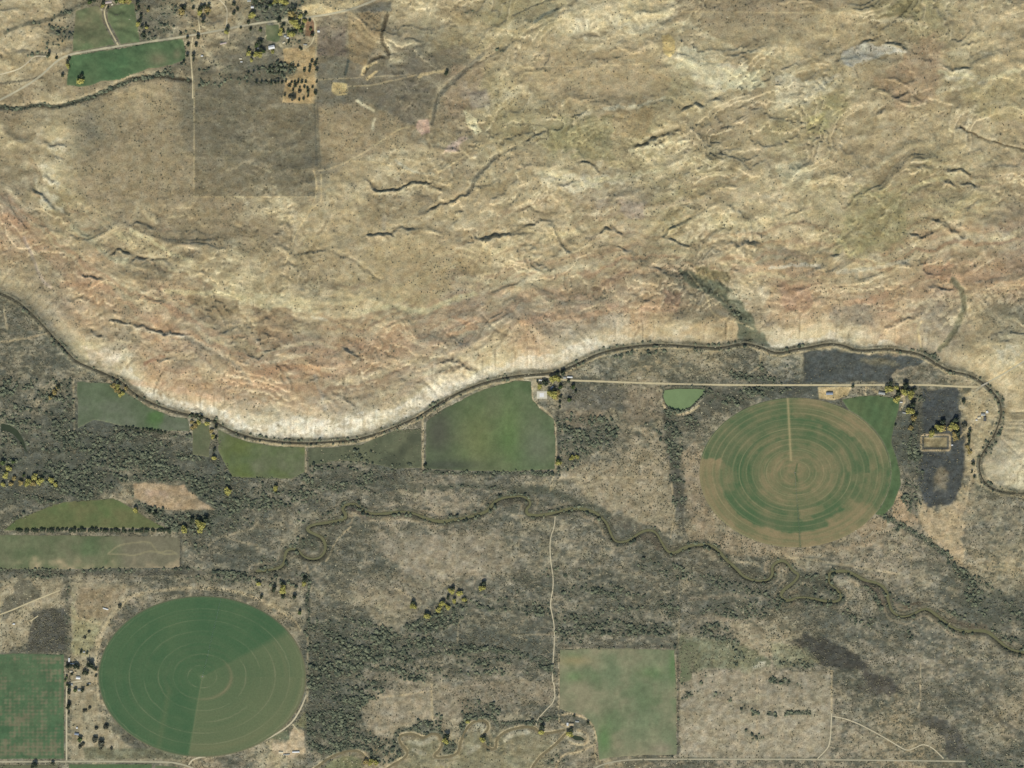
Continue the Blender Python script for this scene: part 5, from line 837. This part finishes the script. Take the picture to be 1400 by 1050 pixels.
for lb, L_ in sets.items():
    if len(L_) < 2: continue
    kind = next(k for k in KL.values() if lb.startswith(k)); where = lb[len(kind)+1:]; L_.sort(key=lambda o: o.location.x); n = len(L_)
    if n == 2: L_[0]['label'] = 'left one of two %ss %s' % (kind, where); L_[1]['label'] = 'right one of two %ss %s' % (kind, where)
    elif n <= 14:
        for i, o in enumerate(L_): o['label'] = '%s from left of the %ss %s' % (ORD[i], kind, where) if i not in (0, n-1) else '%s of the %ss %s' % ('leftmost' if i == 0 else 'rightmost', kind, where)
    else:
        rest = list(L_)
        for wd_, key in (('leftmost', lambda o: -o.location.x), ('rightmost', lambda o: o.location.x), ('uppermost', lambda o: o.location.y), ('lowermost', lambda o: -o.location.y), ('largest', lambda o: o.scale.x)):
            b_ = max(rest, key=key); rest.remove(b_); b_['label'] = '%s of the %ss %s' % (wd_, kind, where)
        for i, o in enumerate(sorted(rest, key=lambda o: o.location.x)): pass
bad = [o['label'] for o in COL.objects if o.get('category') and len(o['label'].split()) > 16]
print('trees', ntree, 'long labels', bad[:5])
# ------------------------------------------------------------------ buildings
WM = {}
def flatmat(name, c, **k):
    if name not in WM: WM[name] = mat(name, tuple(alb(c)), .7, .08, .3, **k)
    return WM[name]
WALL = flatmat('painted_wall', (170,160,140)); GLASS = flatmat('window_glass', (60,70,76)); DOOR = flatmat('door_paint', (110,84,66))
RC = dict(white=(214,214,212), cream=(206,196,170), grey=(158,160,156), blue=(132,142,156), tan=(186,168,136), dark=(92,92,90), brown=(138,116,96), pink=(180,164,156))
def box(bm, x0, y0, z0, x1, y1, z1):
    v = [bm.verts.new(p) for p in ((x0,y0,z0),(x1,y0,z0),(x1,y1,z0),(x0,y1,z0),(x0,y0,z1),(x1,y0,z1),(x1,y1,z1),(x0,y1,z1))]
    for f in ((0,3,2,1),(4,5,6,7),(0,1,5,4),(1,2,6,5),(2,3,7,6),(3,0,4,7)): bm.faces.new([v[i] for i in f])
def bmo(name, bm, m, parent):
    me = bpy.data.meshes.new(name); bm.to_mesh(me); bm.free(); me.materials.append(m); o = bpy.data.objects.new(name, me); COL.objects.link(o); o.parent = parent; return o
def building(name, cat, x, y, wpx, dpx, rot, rc, label, h=3.2, chimney=False, group=None):
    L, D = wpx*S/2, dpx*S/2; X, Y = wxy(x, y); e = bpy.data.objects.new(name, None); COL.objects.link(e)
    e.location = (X, Y, float(zat(x, y)[0])-.3); e.rotation_euler = (0, 0, math.radians(rot)); e['label'] = label; e['category'] = cat
    if group: e['group'] = group
    long_x = L >= D; g = min(L, D)*.42
    bm = bmesh.new(); a, b = L-.35, D-.35; box(bm, -a, -b, 0, a, b, h)
    if long_x:
        for s_ in (-1, 1): v = [bm.verts.new(p) for p in ((s_*a, -b, h), (s_*a, b, h), (s_*a, 0, h+g*(b/D)))]; bm.faces.new(v)
    else:
        for s_ in (-1, 1): v = [bm.verts.new(p) for p in ((-a, s_*b, h), (a, s_*b, h), (0, s_*b, h+g*(a/L)))]; bm.faces.new(v)
    bmo('wall', bm, WALL, e)
    bm = bmesh.new(); t = .22
    def slab(pts):
        lo = [bm.verts.new(p) for p in pts]; hi = [bm.verts.new((p[0], p[1], p[2]+t)) for p in pts]
        bm.faces.new(hi); bm.faces.new(lo[::-1])
        for i in range(4): j = (i+1) % 4; bm.faces.new((lo[i], lo[j], hi[j], hi[i]))
    if long_x: slab([(-L,-D,h-.05),(L,-D,h-.05),(L,0,h+g),(-L,0,h+g)]); slab([(-L,0,h+g),(L,0,h+g),(L,D,h-.05),(-L,D,h-.05)])
    else: slab([(-L,-D,h-.05),(0,-D,h+g),(0,D,h+g),(-L,D,h-.05)]); slab([(0,-D,h+g),(L,-D,h-.05),(L,D,h-.05),(0,D,h+g)])
    rf = bmo('roof', bm, flatmat(rc+'_roof', RC[rc], metal=0, rough=.5) if False else flatmat(rc+'_roof', RC[rc]), e)
    if chimney: bm = bmesh.new(); box(bm, L*.3, -.5, h+g*.3, L*.3+1, .5, h+g+1.1); bmo('chimney', bm, flatmat('brick', (140,96,78)), rf)
    bm = bmesh.new(); box(bm, -.6, -b-.08, 0, .6, -b+.05, 2.2); bmo('door', bm, DOOR, e)
    if cat in ('house', 'farmhouse'):
        for s_ in (-1, 1): bm = bmesh.new(); box(bm, s_*a*.55-.7, -b-.06, 1.1, s_*a*.55+.7, -b+.05, 2.3); bmo('window', bm, GLASS, e)
    return e
B = [('farmhouse','house',372.5,66.5,8.5,5,12,'white','large white-roofed house below the square green paddock at the top',4.5,1),('shed','shed',354.5,68,3.5,2.6,0,'grey','small grey shed under the dark trees left of the white-roofed house'),('house','house',346.5,12,4,3,0,'white','small white-roofed house above the yellow tree near the top edge',3.2,1),
('shed','shed',394.3,53.5,3.2,2,0,'white','tiny bright white shed right of the square green paddock'),('shed','shed',389,60,3.4,2.2,25,'cream','cream shed between the green paddock and the yellow trees'),('shed','shed',436.5,44.5,3.4,2.8,0,'white','white shed alone on the dark ground right of the brown strip'),('shed','shed',418.5,62.7,5,1.5,-4,'grey','low grey shed at the upper edge of the sandy lot'),
('shed','shed',342,3,5,3.4,0,'grey','grey building cut close to the top edge among dark trees'),('barn','barn',391,51,3.4,3.4,0,'grey','grey barn roof beside the brown tree row right of the green paddock'),('mobile_home','mobile home',307,61.2,9,2.2,13,'pink','long narrow mobile home with pinkish roof below the gravel road'),('shed','shed',277.6,78,3.2,1.8,0,'white','bright white shed in the brushy lot right of the wedge field'),
('shed','shed',279.8,73.8,2.2,1.5,0,'tan','tiny tan shed just above the bright white shed'),('shed','shed',330.3,82,3.8,1.9,0,'cream','cream shed at the left edge of the tan yard, upper one of two'),('shed','shed',331.5,86.2,3,1.4,0,'white','small white shed at the left edge of the tan yard, lower one of two'),
('farmhouse','house',150.5,5.2,9,3.2,8,'pink','long pinkish-roofed farmhouse at the top of the curving drive',4,1),('shed','shed',155.3,8,2.6,2.4,30,'cream','cream shed at the right end of the pinkish farmhouse'),
('shed','shed',739.6,520,5,2,-6,'white','narrow white-roofed shed above the pale square pad',3),('shed','shed',779,515.6,7.5,2.3,-2,'white','long white shed with a dark shadow at the start of the east-west road',4),('shed','shed',772,516.3,4,3,0,'grey','grey shed just left of the long white shed in the ranch yard'),('farmhouse','house',755.2,530.8,5.4,4.4,35,'blue','bluish grey hipped house among trees right of the pale square pad',4,1),
('barn','barn',1134,538,9.5,3.6,0,'blue','long blue-grey barn in the bare sandy yard above the ringed circle',5),('barn','barn',1205.5,537.6,9,3.6,-8,'grey','grey barn with a dark shadow at the top of the crescent field',5),('farmhouse','house',1233.5,541,5,4,20,'tan','tan-roofed farmhouse between yellow trees at the corner of the crescent field',4,1),('shed','shed',1232,550,3.6,1.5,0,'white','small white shed below the tan-roofed farmhouse'),('shed','shed',1237,564.5,6.5,1.8,-10,'grey','low grey shed across the top of the long brown plot'),
('shed','shed',1349.7,563.3,3,3.2,20,'white','brightest white-roofed shed in the farmyard inside the canal bend'),('farmhouse','house',1344,566.7,6,3.4,0,'grey','grey-roofed farmhouse beside the brightest white shed',4,1),('shed','shed',1338.5,571,4.6,2.8,10,'cream','cream shed below left of the grey-roofed farmhouse'),('barn','barn',1346.5,573,4,6,0,'dark','dark-roofed barn at the lower right of the canal-bend farmyard',4),('shed','shed',1335,574.2,2.4,1.8,0,'white','tiny white shed at the left edge of the canal-bend farmyard'),('shed','shed',1301.6,608.4,2.6,1.6,0,'white','tiny white shed just right of the walled pit'),
('barn','barn',94.6,902.3,2.4,5.2,0,'white','narrow white shed standing north-south beside the criss-cross field'),('shed','shed',99,907.6,5.6,2,0,'white','white shed lying east-west under the narrow north-south one'),('shed','shed',115,891.3,2.8,2.4,0,'grey','grey shed alone at the upper end of the farm beside the green circle'),('farmhouse','house',107,926.7,6,3.6,-4,'white','broad white-roofed farmhouse in the middle of the row left of the green circle',4,1),
('shed','shed',97.4,918,4,2.6,0,'cream','cream shed above left of the broad white farmhouse'),('shed','shed',103.2,919,2.4,2.4,0,'tan','tan shed between the cream shed and the dark trees'),('shed','shed',98.2,935.8,3,3,0,'grey','small grey shed under the broad white farmhouse'),('house','house',108.6,943.4,4.4,3.2,0,'grey','grey-roofed cottage between two trees south of the farmhouse',3.2,1),('shed','shed',122,934.6,4.4,1.5,0,'grey','thin grey shed near the left rim of the green circle'),
('barn','barn',105,1003.4,6.2,3,-8,'blue','blue-grey roofed shed in the pale lot near the bottom left crossroads',4),('shed','shed',105.2,995,2.6,2.2,0,'white','small white shed in the brush above the blue-grey one'),
('farmhouse','house',781.2,990.2,6,3.4,0,'tan','tan-roofed farmhouse inside the loop road at the bottom',4.5,1),('shed','shed',789,986.4,5,2.2,-5,'grey','grey shed up right of the tan farmhouse in the loop road'),('shed','shed',776,990.3,2.6,4.4,0,'white','white shed against the left side of the tan farmhouse'),
('shed','shed',384,1028.5,6,2.4,0,'cream','cream shed at the left end of the bare yard under the green circle'),('shed','shed',404.5,1028,10,2.2,2,'white','long pale shed with dark shadow in the bare yard under the green circle',4),('shed','shed',391.5,1031.6,9,1.5,2,'grey','low grey shed along the lower edge of the bare yard'),('shed','shed',144.5,832.3,7.5,1.7,-16,'white','thin white-roofed shed on the grey ground above the green circle',4),('shed','shed',19,853,3.2,2,0,'white','lone white shed in the brush above the criss-cross field')]
for b in B: building(b[0], b[1], b[2], b[3], b[4], b[5], b[6], b[7], b[8], *(b[9:10] or (3,)), chimney=len(b) > 10)
bm = bmesh.new(); X, Y = wxy(741, 540); box(bm, -21, -15, -.5, 21, 15, .8); o = bmo('gravel_pad', bm, flatmat('pale_gravel', (206,200,182)), None); o.location = (X, Y, float(zat(741, 540)[0])); o['kind'] = 'structure'; o['label'] = 'pale square pad beside the ranch trees'
bm = bmesh.new(); box(bm, -10, -8, .8, 8, 8, 1.3); o = bmo('concrete_slab', bm, flatmat('white_concrete', (224,222,220)), None); o.location = (X, Y, float(zat(741, 540)[0])); o['kind'] = 'structure'
# ------------------------------------------------------------------ centre-pivot irrigation machines
STEEL = mat('galvanised_steel', (.45, .47, .48), .4, .1, 1, metal=.6); RUB = mat('rubber', (.03, .03, .03), .9, .1, 1)
def tube(bm, p0, p1, r, n=6):
    d = (Vector(p1)-Vector(p0)).normalized(); t = d.orthogonal().normalized(); b = d.cross(t); R0 = []
    for p in (p0, p1): R0.append([bm.verts.new(Vector(p)+(t*math.cos(i*2*math.pi/n)+b*math.sin(i*2*math.pi/n))*r) for i in range(n)])
    for i in range(n): j = (i+1) % n; bm.faces.new((R0[0][i], R0[0][j], R0[1][j], R0[1][i]))
    bm.faces.new(R0[0][::-1]); bm.faces.new(R0[1])
def pivot_machine(cx, cy, ex_, ey_, label):
    X, Y = wxy(cx, cy); X1, Y1 = wxy(ex_, ey_); L = math.hypot(X1-X, Y1-Y); e = bpy.data.objects.new('irrigation_machine', None); COL.objects.link(e)
    e.location = (X, Y, float(zat(cx, cy)[0])); e.rotation_euler = (0, 0, math.atan2(Y1-Y, X1-X)); e['label'] = label; e['category'] = 'irrigation machine'; e['group'] = 'centre-pivot irrigation machines'
    bm = bmesh.new(); box(bm, -1.6, -1.6, 0, 1.6, 1.6, .3); tube(bm, (0, 0, 0), (0, 0, 4.6), .3)
    for a in range(4): tube(bm, (1.5*math.cos(a*1.57+.78), 1.5*math.sin(a*1.57+.78), .2), (0, 0, 4), .12)
    bmo('centre_post', bm, STEEL, e); ns = 8; sp = L/ns; bm = bmesh.new()
    for i in range(ns):
        for k in range(6):
            a0, a1 = i*sp+sp*k/6, i*sp+sp*(k+1)/6; z = lambda a: 4.2+1.2*math.sin(math.pi*((a-i*sp)/sp)); tube(bm, (a0, 0, z(a0)), (a1, 0, z(a1)), .14)
    bmo('water_pipe', bm, STEEL, e); bm = bmesh.new()
    for i in range(ns):
        for k in range(1, 6): a0 = i*sp+sp*k/6; z = 4.2+1.2*math.sin(math.pi*k/6); tube(bm, (a0, 0, z), (a0, 0, 2.2), .05, 4)
    dh = bmo('drop_hoses', bm, RUB, e)
    bmt = bmesh.new()
    for s_ in (-1, 1): tube(bmt, (0, s_*2.2, .7), (0, 0, 4.2), .1)
    tube(bmt, (0, -2.4, .7), (0, 2.4, .7), .12); me = bpy.data.meshes.new('tower'); bmt.to_mesh(me); bmt.free(); me.materials.append(STEEL)
    bmw = bmesh.new(); tube(bmw, (-.2, 0, 0), (.2, 0, 0), .7, 12); mw = bpy.data.meshes.new('wheel'); bmw.to_mesh(mw); bmw.free(); mw.materials.append(RUB)
    for i in range(1, ns+1):
        o = bpy.data.objects.new('tower', me); COL.objects.link(o); o.parent = e; o.location = (i*sp-.5, 0, .1)
        for s_ in (-1, 1): q = bpy.data.objects.new('wheel', mw); COL.objects.link(q); q.parent = o; q.location = (0, s_*2.3, .7)
    return e
pivot_machine(277, 925, 302.5, 817, 'long thin sprinkler arm reaching from the hub to the top of the dark green circle')
pivot_machine(1086.5, 646.5, 1094.5, 747, 'long thin sprinkler arm reaching from the hub to the bottom of the ringed circle')
# bridge where the gravel road crosses the canal
X, Y = wxy(1346, 525.5); e = bpy.data.objects.new('road_bridge', None); COL.objects.link(e); e.location = (X, Y, 1.4); e.rotation_euler = (0, 0, math.radians(28)); e['label'] = 'small road bridge over the canal where the gravel road turns north-east'; e['category'] = 'bridge'
bm = bmesh.new(); box(bm, -16, -3.6, -.6, 16, 3.6, .4); bmo('deck', bm, flatmat('bridge_concrete', (176,168,146)), e)
for s_ in (-1, 1): bm = bmesh.new(); box(bm, -16, s_*3.6-.15, .4, 16, s_*3.6+.15, 1.4); bmo('railing', bm, STEEL, e)
